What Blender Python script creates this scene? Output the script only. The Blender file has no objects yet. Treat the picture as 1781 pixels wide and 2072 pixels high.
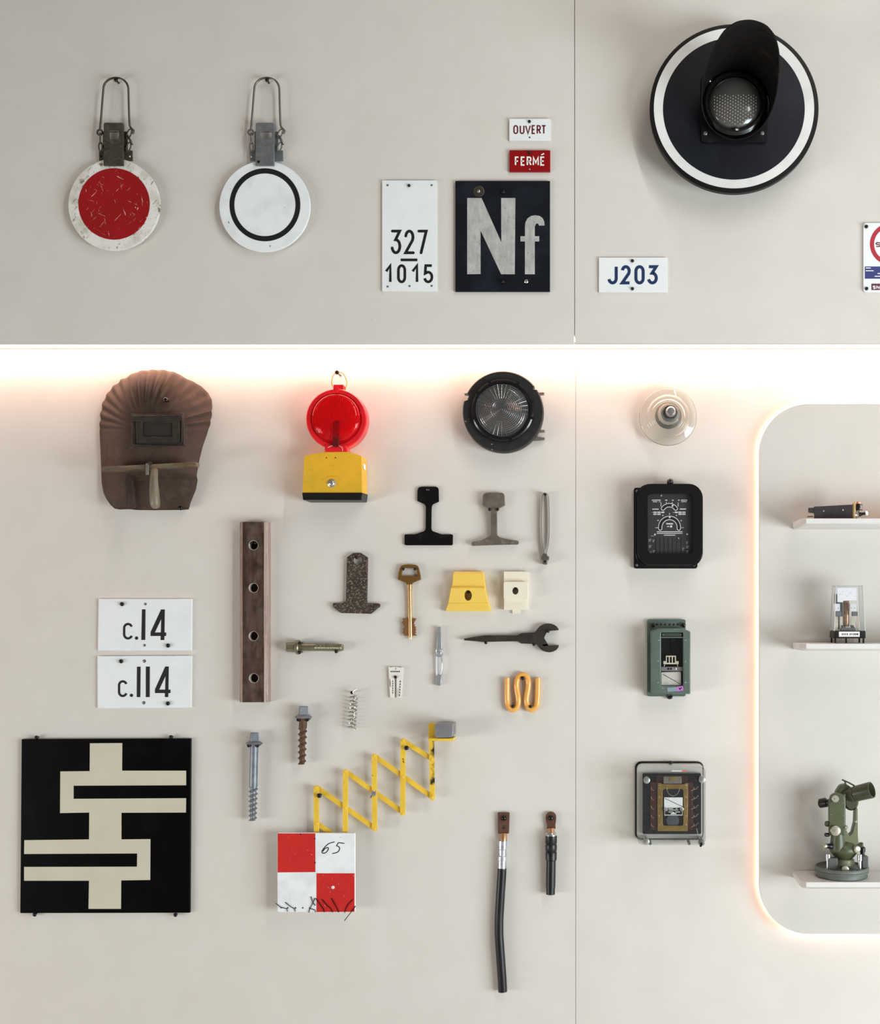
import bpy, bmesh, math, random
from mathutils import Vector, Matrix
from mathutils.geometry import tessellate_polygon

random.seed(7)
PI = math.pi
scn = bpy.context.scene
COL = scn.collection

# ------------------------------------------------------------------ camera, world, lights, exposure
S = 0.0014            # metres per unit of the wall grid (the display wall is measured in these units)
D = 2600.0            # distance of the camera from the lower wall, in units
CX, CY = 1220.0, 1240.0   # foot of the camera's axis on the wall
EYE = 1.6


def wx(u): return (u - 890.5) * S
def wz(v): return EYE + (CY - v) * S


cam_d = bpy.data.cameras.new('camera')
cam = bpy.data.objects.new('camera', cam_d)
COL.objects.link(cam)
cam.location = (wx(CX), -D * S, EYE)
cam.rotation_euler = (PI / 2, 0, 0)
cam_d.sensor_fit = 'HORIZONTAL'
cam_d.sensor_width = 36.0
cam_d.lens = 36.0 * D / 1781.0
cam_d.shift_x = (890.5 - CX) / 1781.0
cam_d.shift_y = (CY - 1036.0) / 1781.0
cam_d.clip_start = 0.05
scn.camera = cam

world = bpy.data.worlds.new('daylight')
scn.world = world
world.use_nodes = True
world.node_tree.nodes['Background'].inputs[0].default_value = (1.0, 0.90, 0.79, 1)
world.node_tree.nodes['Background'].inputs[1].default_value = 0.165


def area(name, loc, target, sx, sy, power, color):
    l = bpy.data.lights.new(name, 'AREA')
    l.shape = 'RECTANGLE'
    l.size, l.size_y, l.energy, l.color = sx, sy, power, color
    o = bpy.data.objects.new(name, l)
    o.location = loc
    o.rotation_euler = (Vector(target) - Vector(loc)).to_track_quat('-Z', 'Y').to_euler()
    COL.objects.link(o)
    return o


# the hall's window front on the right, and a slim ceiling luminaire that runs away from the wall
area('window_light', (4.2, -2.8, 0.65), (0.3, 0.0, 0.7), 3.0, 1.7, 225, (0.85, 0.95, 1.0))
area('far_window_light', (-4.6, -2.6, 0.45), (-0.6, 0.0, 0.5), 3.0, 1.2, 106, (0.98, 0.975, 0.96))
area('ceiling_luminaire', (1.8, -2.3, 3.9), (1.0, -1.4, 1.4), 0.04, 3.0, 33, (1.0, 0.98, 0.95))

scn.view_settings.view_transform = 'Standard'
scn.view_settings.look = 'None'
scn.view_settings.exposure = 0.07
scn.view_settings.gamma = 1.0
scn.view_settings.use_curve_mapping = False

# ------------------------------------------------------------------ helpers


def lin(c):
    r = []
    for x in c:
        x /= 255.0
        r.append(x / 12.92 if x <= 0.04045 else ((x + 0.055) / 1.055) ** 2.4)
    return (*r, 1.0)


def M(name, col, rough=0.5, metal=0.0, var=(), bump=None, coat=0.0, trans=0.0, ior=1.45, emit=None, spec=0.5):
    """Procedural material; var = [(colour, scale (number or xyz), threshold, softness, amount)]"""
    m = bpy.data.materials.new(name)
    m.use_nodes = True
    nt = m.node_tree
    b = nt.nodes['Principled BSDF']
    b.inputs['Roughness'].default_value = rough
    b.inputs['Metallic'].default_value = metal
    b.inputs['IOR'].default_value = ior
    b.inputs['Specular IOR Level'].default_value = spec
    b.inputs['Coat Weight'].default_value = coat
    b.inputs['Coat Roughness'].default_value = 0.08
    b.inputs['Transmission Weight'].default_value = trans
    b.inputs['Base Color'].default_value = lin(col)
    if emit:
        b.inputs['Emission Color'].default_value = (*emit[0], 1)
        b.inputs['Emission Strength'].default_value = emit[1]
    tc = nt.nodes.new('ShaderNodeTexCoord')
    prev = None

    def noise(scale, detail=4.0):
        mp = nt.nodes.new('ShaderNodeMapping')
        nt.links.new(tc.outputs['Object'], mp.inputs[0])
        n = nt.nodes.new('ShaderNodeTexNoise')
        n.inputs['Detail'].default_value = detail
        if isinstance(scale, (int, float)):
            n.inputs['Scale'].default_value = scale
        else:
            if len(scale) > 3:
                mp.inputs['Rotation'].default_value = (0, scale[3], 0)
            mq = nt.nodes.new('ShaderNodeMapping')
            mq.inputs['Scale'].default_value = scale[:3]
            nt.links.new(mp.outputs[0], mq.inputs[0])
            mp = mq
            n.inputs['Scale'].default_value = 1.0
        nt.links.new(mp.outputs[0], n.inputs['Vector'])
        return n
    for (c2, scale, th, soft, amt) in var:
        n = noise(scale)
        mr = nt.nodes.new('ShaderNodeMapRange')
        mr.inputs[1].default_value = th - soft
        mr.inputs[2].default_value = th + soft
        mr.inputs[3].default_value = 0.0
        mr.inputs[4].default_value = amt
        nt.links.new(n.outputs[0], mr.inputs[0])
        mx = nt.nodes.new('ShaderNodeMix')
        mx.data_type = 'RGBA'
        nt.links.new(mr.outputs[0], mx.inputs[0])
        if prev is None:
            mx.inputs[6].default_value = lin(col)
        else:
            nt.links.new(prev, mx.inputs[6])
        mx.inputs[7].default_value = lin(c2)
        prev = mx.outputs[2]
    if prev is not None:
        nt.links.new(prev, b.inputs['Base Color'])
    if bump:
        n = noise(bump[0], 3.0)
        bp = nt.nodes.new('ShaderNodeBump')
        bp.inputs['Strength'].default_value = bump[1]
        bp.inputs['Distance'].default_value = 0.001
        nt.links.new(n.outputs[0], bp.inputs['Height'])
        nt.links.new(bp.outputs[0], b.inputs['Normal'])
    return m


def clear_plastic(name, tint, haze, edge):
    """Clear sheet: see-through, mirror-like at grazing angles, with a little milky haze."""
    m = bpy.data.materials.new(name)
    m.use_nodes = True
    nt = m.node_tree
    out = nt.nodes['Material Output']
    p = nt.nodes['Principled BSDF']
    p.inputs['Base Color'].default_value = lin((225, 228, 226))
    p.inputs['Roughness'].default_value = 0.12
    t = nt.nodes.new('ShaderNodeBsdfTransparent')
    t.inputs[0].default_value = (*tint, 1)
    lw = nt.nodes.new('ShaderNodeLayerWeight')
    lw.inputs[0].default_value = 0.35
    mr = nt.nodes.new('ShaderNodeMapRange')
    mr.inputs[3].default_value = haze
    mr.inputs[4].default_value = edge
    nt.links.new(lw.outputs['Facing'], mr.inputs[0])
    mx = nt.nodes.new('ShaderNodeMixShader')
    nt.links.new(mr.outputs[0], mx.inputs[0])
    nt.links.new(t.outputs[0], mx.inputs[1])
    nt.links.new(p.outputs[0], mx.inputs[2])
    nt.links.new(mx.outputs[0], out.inputs[0])
    return m


class Thing:
    """u, v: grid position as measured on the photo at depth d0 in front of the mounting face b."""
    def __init__(self, name, label, cat, u, v, b=0.0, d0=8.0, group=None, mono=False, kind=None):
        self.name, self.label, self.cat, self.group, self.kind = name, label, cat, group, kind
        self.u, self.v = u, v
        self.b, self.d0 = b, d0
        self.s = (D - (b + d0)) / D
        self.loc = Vector((wx(CX + (u - CX) * self.s), -b * S, wz(CY + (v - CY) * self.s)))
        self.root = None
        if not mono:
            o = bpy.data.objects.new(name, None)
            o.empty_display_size = 0.02
            COL.objects.link(o)
            self.setroot(o)

    def setroot(self, o):
        o.location = self.loc
        if self.label:
            o['label'] = self.label
        if self.cat:
            o['category'] = self.cat
        if self.group:
            o['group'] = self.group
        if self.kind:
            o['kind'] = self.kind
        self.root = o

    def P(self, u, v, d):
        return Vector(((u - self.u) * self.s * S, -d * S, -(v - self.v) * self.s * S))


class MB:
    def __init__(self, t, at=None):
        """at: depth at which the positions given were measured, where it is not the thing's own d0"""
        self.t, self.v, self.f, self.m, self.cur = t, [], [], [], 0
        self.k = 1.0 if at is None else (D - t.b - at) / (D - t.b - t.d0)

    def mat(self, i):
        self.cur = i
        return self

    def add(self, pts, faces):
        k = len(self.v)
        k_ = self.k
        self.v += [self.t.P(CX + (p[0] - CX) * k_, CY + (p[1] - CY) * k_, p[2]) for p in pts]
        for f in faces:
            self.f.append([k + i for i in f])
            self.m.append(self.cur)
        return self

    def flat(self, pts, d, holes=()):
        loops = [list(pts)] + [list(h) for h in holes]
        if not holes and len(pts) <= 4:
            return self.add([(x, y, d) for x, y in pts], [list(range(len(pts)))])
        allp = [p for l in loops for p in l]
        tris = tessellate_polygon([[Vector((x, y, 0)) for x, y in l] for l in loops])
        return self.add([(x, y, d) for x, y in allp], [list(t) for t in tris])

    def prism(self, pts, d0, d1, holes=()):
        loops = [list(pts)] + [list(h) for h in holes]
        allp = [p for l in loops for p in l]
        n = len(allp)
        if not holes and len(pts) <= 4:
            caps = [list(range(len(pts)))]
        else:
            caps = [list(t) for t in tessellate_polygon([[Vector((x, y, 0)) for x, y in l] for l in loops])]
        faces = [c for c in caps] + [[n + i for i in reversed(c)] for c in caps]
        k = 0
        for l in loops:
            m = len(l)
            for i in range(m):
                j = (i + 1) % m
                faces.append([k + i, k + j, n + k + j, n + k + i])
            k += m
        return self.add([(x, y, d1) for x, y in allp] + [(x, y, d0) for x, y in allp], faces)

    def box(self, u0, v0, u1, v1, d0, d1):
        return self.prism([(u0, v0), (u1, v0), (u1, v1), (u0, v1)], d0, d1)

    def loft(self, rings, cap0=True, cap1=True):
        """rings: [(pts2d, depth)] with equal point counts"""
        n = len(rings[0][0])
        pts = [(x, y, d) for r, d in rings for x, y in r]
        faces = []
        for k in range(len(rings) - 1):
            for i in range(n):
                j = (i + 1) % n
                faces.append([k * n + i, k * n + j, (k + 1) * n + j, (k + 1) * n + i])
        if cap0:
            faces += [list(t) for t in tessellate_polygon([[Vector((x, y, 0)) for x, y in rings[0][0]]])]
        if cap1:
            o = (len(rings) - 1) * n
            faces += [[o + i for i in t] for t in tessellate_polygon([[Vector((x, y, 0)) for x, y in rings[-1][0]]])]
        return self.add(pts, faces)

    def extrude_v(self, sec, v0, v1):
        n = len(sec)
        pts = [(u, v0, d) for u, d in sec] + [(u, v1, d) for u, d in sec]
        f = [[i, (i + 1) % n, n + (i + 1) % n, n + i] for i in range(n)]
        c = [list(t) for t in tessellate_polygon([[Vector((u, d, 0)) for u, d in sec]])]
        return self.add(pts, f + c + [[n + i for i in t] for t in c])

    def extrude_u(self, sec, u0, u1):
        n = len(sec)
        pts = [(u0, v, d) for v, d in sec] + [(u1, v, d) for v, d in sec]
        f = [[i, (i + 1) % n, n + (i + 1) % n, n + i] for i in range(n)]
        c = [list(t) for t in tessellate_polygon([[Vector((v, d, 0)) for v, d in sec]])]
        return self.add(pts, f + c + [[n + i for i in t] for t in c])

    def lathe(self, u, v, prof, n=48):
        """axis square to the wall; prof = [(r, d)]"""
        if prof[0][0] > 1e-6 and prof[-1][0] > 1e-6:
            prof = list(prof) + [prof[0]]
            return self.axial((u, v, 0), (u, v, 1), [(d, r) for r, d in prof], n, caps=False)
        return self.axial((u, v, 0), (u, v, 1), [(d, r) for r, d in prof], n)

    def axial(self, p0, p1, prof, n=20, start=0.0, caps=True):
        """prof = [(t, r)]: t along p0->p1 (t is a fraction of p0-p1)"""
        a, b = Vector(p0), Vector(p1)
        ax = (b - a).normalized()
        h = Vector((0, 1, 0)) if abs(ax.y) < 0.9 else Vector((1, 0, 0))
        e1 = ax.cross(h).normalized()
        e2 = ax.cross(e1)
        pts, faces, prev = [], [], None
        for t, r in prof:
            c = a + (b - a) * t
            if r < 1e-6:
                pts.append(tuple(c))
                ring = [len(pts) - 1] * n
            else:
                k = len(pts)
                for i in range(n):
                    th = start + 2 * PI * i / n
                    pts.append(tuple(c + e1 * (r * math.cos(th)) + e2 * (r * math.sin(th))))
                ring = list(range(k, k + n))
            if prev:
                for i in range(n):
                    j = (i + 1) % n
                    f = []
                    for q in (prev[i], prev[j], ring[j], ring[i]):
                        if q not in f:
                            f.append(q)
                    if len(f) > 2:
                        faces.append(f)
            prev = ring
        first_r, last_r = prof[0][1], prof[-1][1]
        if first_r > 1e-6 and caps:
            faces.append(list(range(n)))
        if last_r > 1e-6 and caps:
            faces.append(list(reversed(prev)))
        return self.add(pts, faces)

    def rod(self, p0, p1, r, n=12, r1=None):
        return self.axial(p0, p1, [(0, r), (1, r if r1 is None else r1)], n)

    def tube(self, path, r, n=10, closed=False):
        P = [Vector(p) for p in path]
        m = len(P)
        R = r if isinstance(r, (list, tuple)) else [r] * m
        tang = []
        for i in range(m):
            if closed:
                t = P[(i + 1) % m] - P[i - 1]
            else:
                t = P[min(i + 1, m - 1)] - P[max(i - 1, 0)]
            tang.append(t.normalized())
        h = Vector((0, 0, 1)) if abs(tang[0].z) < 0.9 else Vector((1, 0, 0))
        e = tang[0].cross(h).normalized()
        pts, faces = [], []
        for i in range(m):
            e = (e - tang[i] * e.dot(tang[i])).normalized()
            g = tang[i].cross(e)
            for k in range(n):
                th = 2 * PI * k / n
                pts.append(tuple(P[i] + e * (R[i] * math.cos(th)) + g * (R[i] * math.sin(th))))
        for i in range(m if closed else m - 1):
            j = (i + 1) % m
            for k in range(n):
                l = (k + 1) % n
                faces.append([i * n + k, i * n + l, j * n + l, j * n + k])
        if not closed:
            faces.append(list(range(n)))
            faces.append([(m - 1) * n + k for k in reversed(range(n))])
        return self.add(pts, faces)

    def ribbon(self, path, w, d, cap='butt', closed=False):
        P = [Vector((x, y)) for x, y in path]
        m = len(P)
        L, R = [], []
        for i in range(m):
            a = P[i] - P[i - 1] if (i > 0 or closed) else P[1] - P[0]
            b = P[(i + 1) % m] - P[i] if (i < m - 1 or closed) else P[m - 1] - P[m - 2]
            a, b = a.normalized(), b.normalized()
            na, nb = Vector((-a.y, a.x)), Vector((-b.y, b.x))
            n = (na + nb)
            n = n.normalized() if n.length > 1e-6 else na
            k = min(1.0 / max(n.dot(na), 0.2), 2.2)
            L.append(P[i] + n * (w / 2 * k))
            R.append(P[i] - n * (w / 2 * k))
        pts = [(p.x, p.y, d) for p in L] + [(p.x, p.y, d) for p in R]
        faces = [[i, (i + 1) % m, m + (i + 1) % m, m + i] for i in range(m if closed else m - 1)]
        if cap == 'round' and not closed:
            for end in (0, m - 1):
                t = (P[0] - P[1]) if end == 0 else (P[m - 1] - P[m - 2])
                t.normalize()
                n = Vector((-t.y, t.x))
                k = len(pts)
                for q in range(1, 8):
                    th = PI * q / 8
                    c = P[end] + n * (w / 2 * math.cos(th)) + t * (w / 2 * math.sin(th))
                    pts.append((c.x, c.y, d))
                a, b = (m, 0) if end == 0 else (end, m + end)
                faces.append([a] + list(range(k, k + 7)) + [b])
        return self.add(pts, faces)

    def build(self, name, mats, parent=None, bevel=0.0, seg=2, flatshade=False, angle=35, solid=0.0, label=None, kind=None, norm=True):
        t = self.t
        me = bpy.data.meshes.new(name)
        me.from_pydata([tuple(p) for p in self.v], [], self.f)
        for mm in (mats if isinstance(mats, (list, tuple)) else [mats]):
            me.materials.append(mm)
        me.polygons.foreach_set('material_index', self.m)
        if norm:
            bm = bmesh.new()
            bm.from_mesh(me)
            bmesh.ops.remove_doubles(bm, verts=bm.verts, dist=1e-6)
            bmesh.ops.recalc_face_normals(bm, faces=bm.faces)
            bm.to_mesh(me)
            bm.free()
        if not flatshade:
            me.shade_smooth()
            me.set_sharp_from_angle(angle=math.radians(angle))
        o = bpy.data.objects.new(name, me)
        COL.objects.link(o)
        if solid:
            md = o.modifiers.new('thickness', 'SOLIDIFY')
            md.thickness = solid * S
            md.offset = 0
        if bevel:
            md = o.modifiers.new('edges', 'BEVEL')
            md.width = bevel * S
            md.segments = seg
            md.limit_method = 'ANGLE'
            md.angle_limit = math.radians(30)
        if parent is None and t.root is None:
            t.setroot(o)
        else:
            o.parent = parent or t.root
            if label:
                o['label'] = label
        if kind:
            o['kind'] = kind
        return o


def carve(obj, cutter):
    """cut the shape collected in the MB `cutter` out of obj for good"""
    me = bpy.data.meshes.new('cut')
    me.from_pydata([tuple(p) for p in cutter.v], [], cutter.f)
    bm = bmesh.new()
    bm.from_mesh(me)
    bmesh.ops.recalc_face_normals(bm, faces=bm.faces)
    bm.to_mesh(me)
    bm.free()
    for mm in obj.data.materials:
        me.materials.append(mm)
    c = bpy.data.objects.new('cut', me)
    COL.objects.link(c)
    c.parent = obj.parent
    if obj.parent is None:
        c.location = obj.location
    md = obj.modifiers.new('cut', 'BOOLEAN')
    md.operation = 'DIFFERENCE'
    md.solver = 'EXACT'
    md.object = c
    bpy.context.view_layer.update()
    dg = bpy.context.evaluated_depsgraph_get()
    new = bpy.data.meshes.new_from_object(obj.evaluated_get(dg))
    obj.modifiers.clear()
    obj.data = new
    bpy.data.objects.remove(c)
    new.set_sharp_from_angle(angle=math.radians(35))


def Z(ox, oy, sc):
    def f(*a):
        if len(a) == 2:
            return (ox + a[0] * sc, oy + a[1] * sc)
        return [(ox + x * sc, oy + y * sc) for x, y in a[0]]
    return f


def circ(u, v, r, n=32, ry=None, a0=0.0):
    ry = r if ry is None else ry
    return [(u + r * math.cos(a0 + 2 * PI * i / n), v + ry * math.sin(a0 + 2 * PI * i / n)) for i in range(n)]


def rrect(u0, v0, u1, v1, r, n=6):
    out = []
    for cx, cy, a in ((u1 - r, v0 + r, -PI / 2), (u1 - r, v1 - r, 0), (u0 + r, v1 - r, PI / 2), (u0 + r, v0 + r, PI)):
        for i in range(n + 1):
            th = a + PI / 2 * i / n
            out.append((cx + r * math.cos(th), cy + r * math.sin(th)))
    return out


def arc(cx, cy, rx, ry, a0, a1, n=14):
    return [(cx + rx * math.cos(math.radians(a0 + (a1 - a0) * i / n)), cy + ry * math.sin(math.radians(a0 + (a1 - a0) * i / n))) for i in range(n + 1)]


def smooth(path, n=6, closed=False):
    """Catmull-Rom through the points"""
    P = [Vector(p) for p in path]
    m = len(P)
    out = []
    for i in range(m if closed else m - 1):
        p0 = P[i - 1] if (i > 0 or closed) else P[0] * 2 - P[1]
        p1, p2 = P[i], P[(i + 1) % m]
        p3 = P[(i + 2) % m] if (i + 2 < m or closed) else P[m - 1] * 2 - P[m - 2]
        for k in range(n):
            t = k / n
            out.append(tuple(0.5 * ((2 * p1) + (p2 - p0) * t + (2 * p0 - 5 * p1 + 4 * p2 - p3) * t * t + (3 * p1 - p0 - 3 * p2 + p3) * t ** 3)))
    if not closed:
        out.append(tuple(P[-1]))
    return out


# stroke letters in a unit cell, y down
GL = {
    'O': [arc(.5, .28, .5, .28, 180, 360, 12) + arc(.5, .72, .5, .28, 0, 180, 12) + [(0, .28)]],
    '0': [arc(.5, .28, .5, .28, 180, 360, 12) + arc(.5, .72, .5, .28, 0, 180, 12) + [(0, .28)]],
    'U': [[(0, 0)] + arc(.5, .72, .5, .28, 180, 0, 14) + [(1, 0)]],
    'V': [[(0, 0), (.5, 1), (1, 0)]],
    'E': [[(1, 0), (0, 0), (0, 1), (1, 1)], [(0, .5), (.85, .5)]],
    'F': [[(1, 0), (0, 0), (0, 1)], [(0, .5), (.85, .5)]],
    'R': [[(0, 1), (0, 0)] + arc(.55, .26, .42, .26, -90, 90, 12) + [(0, .52)], [(.5, .52), (1, 1)]],
    'T': [[(0, 0), (1, 0)], [(.5, 0), (.5, 1)]],
    'M': [[(0, 1), (0, 0), (.5, .7), (1, 0), (1, 1)]],
    'P': [[(0, 1), (0, 0)] + arc(.55, .27, .42, .27, -90, 90, 12) + [(0, .54)]],
    'N': [[(0, 1), (0, 0), (1, 1), (1, 0)]],
    'C': [arc(.5, .28, .5, .28, -25, -180, 12) + arc(.5, .72, .5, .28, 180, 25, 12)],
    'S': [[(.98, .2)] + arc(.5, .25, .46, .25, -30, -230, 12)[1:] + arc(.5, .75, .48, .25, -50, 150, 12)],
    'J': [[(1, 0)] + arc(.5, .72, .5, .28, 0, 170, 12)],
    '1': [[(0, .35), (.85, 0), (.85, 1)]],
    '2': [arc(.5, .27, .46, .27, 190, 370, 12) + [(.9, .42), (.02, 1), (1, 1)]],
    '3': [[(.05, 0), (.98, 0), (.45, .4)] + arc(.5, .7, .5, .3, -80, 165, 14)],
    '5': [[(.95, 0), (.1, 0), (.02, .48)] + arc(.45, .7, .52, .3, -120, 165, 14)],
    '7': [[(0, 0), (1, 0), (.3, 1)]],
    'c': [arc(.5, .28, .5, .28, -20, -180, 12) + arc(.5, .72, .5, .28, 180, 20, 12)],
    'I': [[(.5, 0), (.5, 1)]],
}


def glyph(t, ch, u0, v0, u1, v1, w, d, mat, cap='butt', name=None):
    """one letter whose outer box is u0..u1, v0..v1"""
    mb = MB(t)
    h = w / 2
    for pl in GL[ch]:
        mb.ribbon([(u0 + h + x * (u1 - u0 - w), v0 + h + y * (v1 - v0 - w)) for x, y in pl], w, d, cap)
    return mb.build(name or ('digit' if ch.isdigit() else 'letter'), mat, flatshade=True)


# ------------------------------------------------------------------ materials
WALL = M('wall board', (216, 211, 203), 0.85, var=[((209, 203, 194), 9, .5, .22, .55), ((205, 198, 186), 260, .66, .05, .35), ((152, 142, 128), 95, .8, .03, .6)], bump=(700, .12))
PANEL = M('display panel board', (208, 203, 195), 0.85, var=[((200, 195, 187), 8, .5, .22, .5), ((205, 198, 188), 260, .66, .05, .35)], bump=(700, .12))
BACK = M('dark backing', (190, 182, 172), 0.9)
SHELF = M('shelf lacquer', (218, 214, 210), 0.55, var=[((210, 206, 201), 40, .5, .2, .5)])
FLOOR = M('floor', (206, 204, 200), 0.6, var=[((192, 190, 186), 6, .5, .2, .6)])
LED = M('warm light strip', (255, 240, 225), 0.5, emit=((1.0, .60, .46), 26.0))
LED2 = M('warm halo strip', (255, 240, 225), 0.5, emit=((1.0, .60, .48), 12.0))

BLK = M('black pin enamel', (9, 9, 9), 0.22, spec=.5)
BLKMATT = M('black steel', (8, 8, 8), 0.5, var=[((30, 28, 25), 60, .62, .08, .6)], spec=.2)
WHITE = M('white enamel', (236, 239, 239), 0.35, var=[((224, 228, 228), 14, .55, .15, .5), ((170, 170, 166), 120, .74, .03, .5)])
WHITEWORN = M('worn white paint', (232, 230, 224), 0.5, var=[((192, 184, 168), 22, .56, .1, .8), ((116, 98, 78), 50, .65, .04, .9), ((120, 104, 84), (40, 40, 160, .9), .66, .04, .7), ((120, 104, 84), 210, .68, .04, .6)])
WHITECHIP = M('chipped white paint', (238, 240, 242), 0.42, var=[((216, 218, 220), 20, .58, .12, .6), ((70, 64, 58), 75, .735, .02, .8)])
REDWORN = M('scratched red paint', (160, 10, 17), 0.45, var=[((136, 9, 15), 12, .5, .15, .6), ((222, 180, 170), (22, 22, 260, .8), .70, .015, .85), ((225, 185, 176), (260, 22, 22, .25), .705, .015, .8), ((225, 185, 176), (22, 22, 210, -.45), .71, .015, .8), ((224, 195, 186), 70, .715, .02, .85)])
REDSIGN = M('red enamel', (142, 14, 18), 0.3, spec=.3)
REDPRINT = M('dark red print', (98, 16, 28), 0.5)
REDRING = M('red ring print', (178, 34, 52), 0.45)
BLACKPRINT = M('black print', (26, 25, 27), 0.45)
BLUEPRINT = M('navy print', (20, 46, 88), 0.45)
BLUEBAND = M('blue sticker', (46, 56, 118), 0.3)
BURGUNDY = M('burgundy print', (92, 40, 62), 0.4)
WHITEPRINT = M('white print', (240, 236, 232), 0.5)
GREYSCREW = M('grey screw', (120, 120, 118), 0.4, .6)
SILVER = M('silver screw', (205, 205, 203), 0.28, .9)
NFBLACK = M('blue black plate', (20, 23, 30), 0.42, var=[((40, 45, 54), 10, .6, .12, .6), ((66, 70, 76), 60, .73, .03, .5)], spec=.2)
SIGBLACK = M('signal black enamel', (19, 22, 28), 0.4, var=[((32, 37, 44), 8, .58, .12, .6), ((86, 88, 88), 70, .75, .02, .5)], spec=.2)
SIGRIM = M('signal rim black', (9, 9, 10), 0.4, spec=.25, var=[((60, 58, 54), 50, .72, .04, .6)])
SIGRING = M('signal white ring', (226, 226, 223), 0.5, var=[((206, 205, 200), 15, .6, .12, .6)])
NFLETTER = M('aged silver letter', (186, 186, 180), 0.5, .1, var=[((150, 150, 144), (110, 110, 30), .52, .16, .7), ((206, 206, 200), 34, .6, .12, .6), ((120, 118, 110), 150, .66, .06, .5)])
BRKDARK = M('olive steel bracket', (82, 80, 68), 0.55, .4, var=[((62, 58, 52), 60, .5, .15, .8), ((104, 102, 94), 90, .64, .06, .6)])
BRKLIGHT = M('zinc bracket', (136, 139, 142), 0.45, .5, var=[((112, 115, 118), 60, .5, .18, .8)])
WIRE1 = M('dark steel wire', (86, 82, 74), 0.4, .7)
WIRE2 = M('steel wire', (118, 117, 112), 0.38, .75)
HOODIN = M('hood paint', (11, 10, 9), 0.62, spec=.25, var=[((46, 40, 36), 22, .66, .07, .6), ((44, 26, 18), 40, .67, .05, .6)])
LENSDARK = M('dark optic', (88, 86, 82), 0.16, coat=.6, spec=.6)
LENSDOT = M('pale optic dots', (214, 205, 196), 0.3)
RUST = M('rusty pressed board', (74, 57, 47), 0.66, spec=.3, var=[((54, 41, 34), 14, .5, .16, .8), ((90, 71, 59), 30, .6, .08, .5), ((52, 38, 32), 60, .68, .05, .7)], bump=(120, .3))
RUSTDARK = M('dark rusty metal', (62, 54, 47), 0.5, .25, var=[((44, 38, 33), 40, .5, .15, .8)])
MASKGLASS = M('smoked window glass', (50, 47, 45), 0.28)
WOODBAR = M('worn wood', (118, 102, 80), 0.6, var=[((76, 62, 48), (20, 20, 120), .55, .12, .8), ((60, 48, 38), 70, .66, .05, .6)])
GRIP = M('grey worn wood grip', (132, 118, 100), 0.4, var=[((92, 80, 66), (90, 20, 20), .55, .12, .7)])
REDPLAST = M('red plastic', (236, 26, 38), 0.3, coat=.3, var=[((205, 14, 26), 20, .55, .15, .6)])
REDLENS = M('red lens', (252, 34, 48), 0.1, trans=.85, ior=1.18, coat=.3)
REDREFL = M('red reflector', (255, 150, 150), 0.4)
REDDARK = M('dark red bulb socket', (96, 6, 12), 0.4)
YELBOX = M('yellow plastic', (236, 178, 44), 0.42, var=[((204, 166, 44), 12, .55, .15, .9), ((168, 138, 60), (40, 40, 90), .66, .06, .5), ((120, 100, 56), 55, .73, .03, .6)])
YELWIRE = M('yellow wire', (240, 172, 40), 0.4)
BLKPLAST = M('black plastic', (14, 13, 13), 0.4, var=[((40, 38, 36), 50, .66, .06, .5)])
LAMPBLK = M('black rubber flange', (34, 33, 33), 0.5, var=[((50, 48, 46), 30, .6, .1, .5)])
FRESNEL = M('ribbed glass lens', (138, 138, 138), 0.22, .85, spec=.6)
GREYMET = M('grey metal bracket', (140, 134, 128), 0.4, .6)
GLASS = M('clear insulator glass', (250, 255, 252), 0.0, trans=1.0, ior=1.5)
BOLTMET = M('galvanised bolt', (176, 174, 176), 0.32, .85)
BAKEL = M('black bakelite', (17, 17, 19), 0.24, coat=.25, var=[((38, 38, 42), 60, .7, .05, .6)])
METPANEL = M('dark grey dial plate', (62, 62, 62), 0.5, var=[((48, 48, 48), (200, 20, 20), .5, .2, .8)])
GRNHAM = M('hammered green paint', (92, 107, 98), 0.42, var=[((80, 94, 86), 30, .5, .15, .7)], bump=(260, .2))
GRNDARK = M('dark green plate', (62, 68, 62), 0.5)
CARD = M('paper card', (228, 224, 214), 0.7, var=[((196, 190, 178), 160, .6, .08, .6)])
CARDW = M('white card', (236, 236, 240), 0.6, var=[((188, 188, 200), 200, .62, .06, .6)])
LINE = M('brown ruled line', (112, 62, 50), 0.6)
PINK = M('pink sticker', (196, 110, 196), 0.5)
BLUEGREY = M('blue grey tape', (134, 148, 156), 0.5)
PURPLE = M('purple ink', (60, 10, 70), 0.5)
IVORY = M('ivory ceramic', (228, 218, 196), 0.4)
CLEAR = clear_plastic('clear acrylic', (.97, .975, .97), .012, .42)
PANE = clear_plastic('window pane', (.95, .95, .95), .006, .25)
GASKET = M('black gasket', (16, 15, 14), 0.4)
BRASS = M('brass frame', (176, 148, 84), 0.35, .75, var=[((140, 112, 60), 60, .5, .2, .7)])
MAROON = M('maroon bakelite', (66, 24, 20), 0.4, var=[((46, 16, 14), 40, .5, .15, .7)])
COPPER = M('copper', (116, 84, 70), 0.42, .45, var=[((96, 66, 54), 60, .5, .2, .7)])
COPPERBR = M('bright copper', (200, 150, 112), 0.3, .7)
CRIMP = M('tinned sleeve', (206, 210, 216), 0.25, .6, var=[((140, 142, 148), 50, .55, .1, .8)])
CABLE = M('black cable jacket', (14, 15, 17), 0.36, var=[((40, 41, 44), (120, 120, 18), .6, .1, .5)])
RAILRUST = M('worn rail steel', (118, 108, 98), 0.5, .3, var=[((92, 82, 72), 30, .5, .15, .8), ((150, 142, 132), 80, .64, .06, .6)])
TEERUST = M('pitted rusty steel', (74, 62, 54), 0.55, .25, var=[((52, 38, 32), 30, .5, .15, .8), ((136, 126, 112), (150, 150, 240, .6), .57, .04, .8)])
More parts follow.
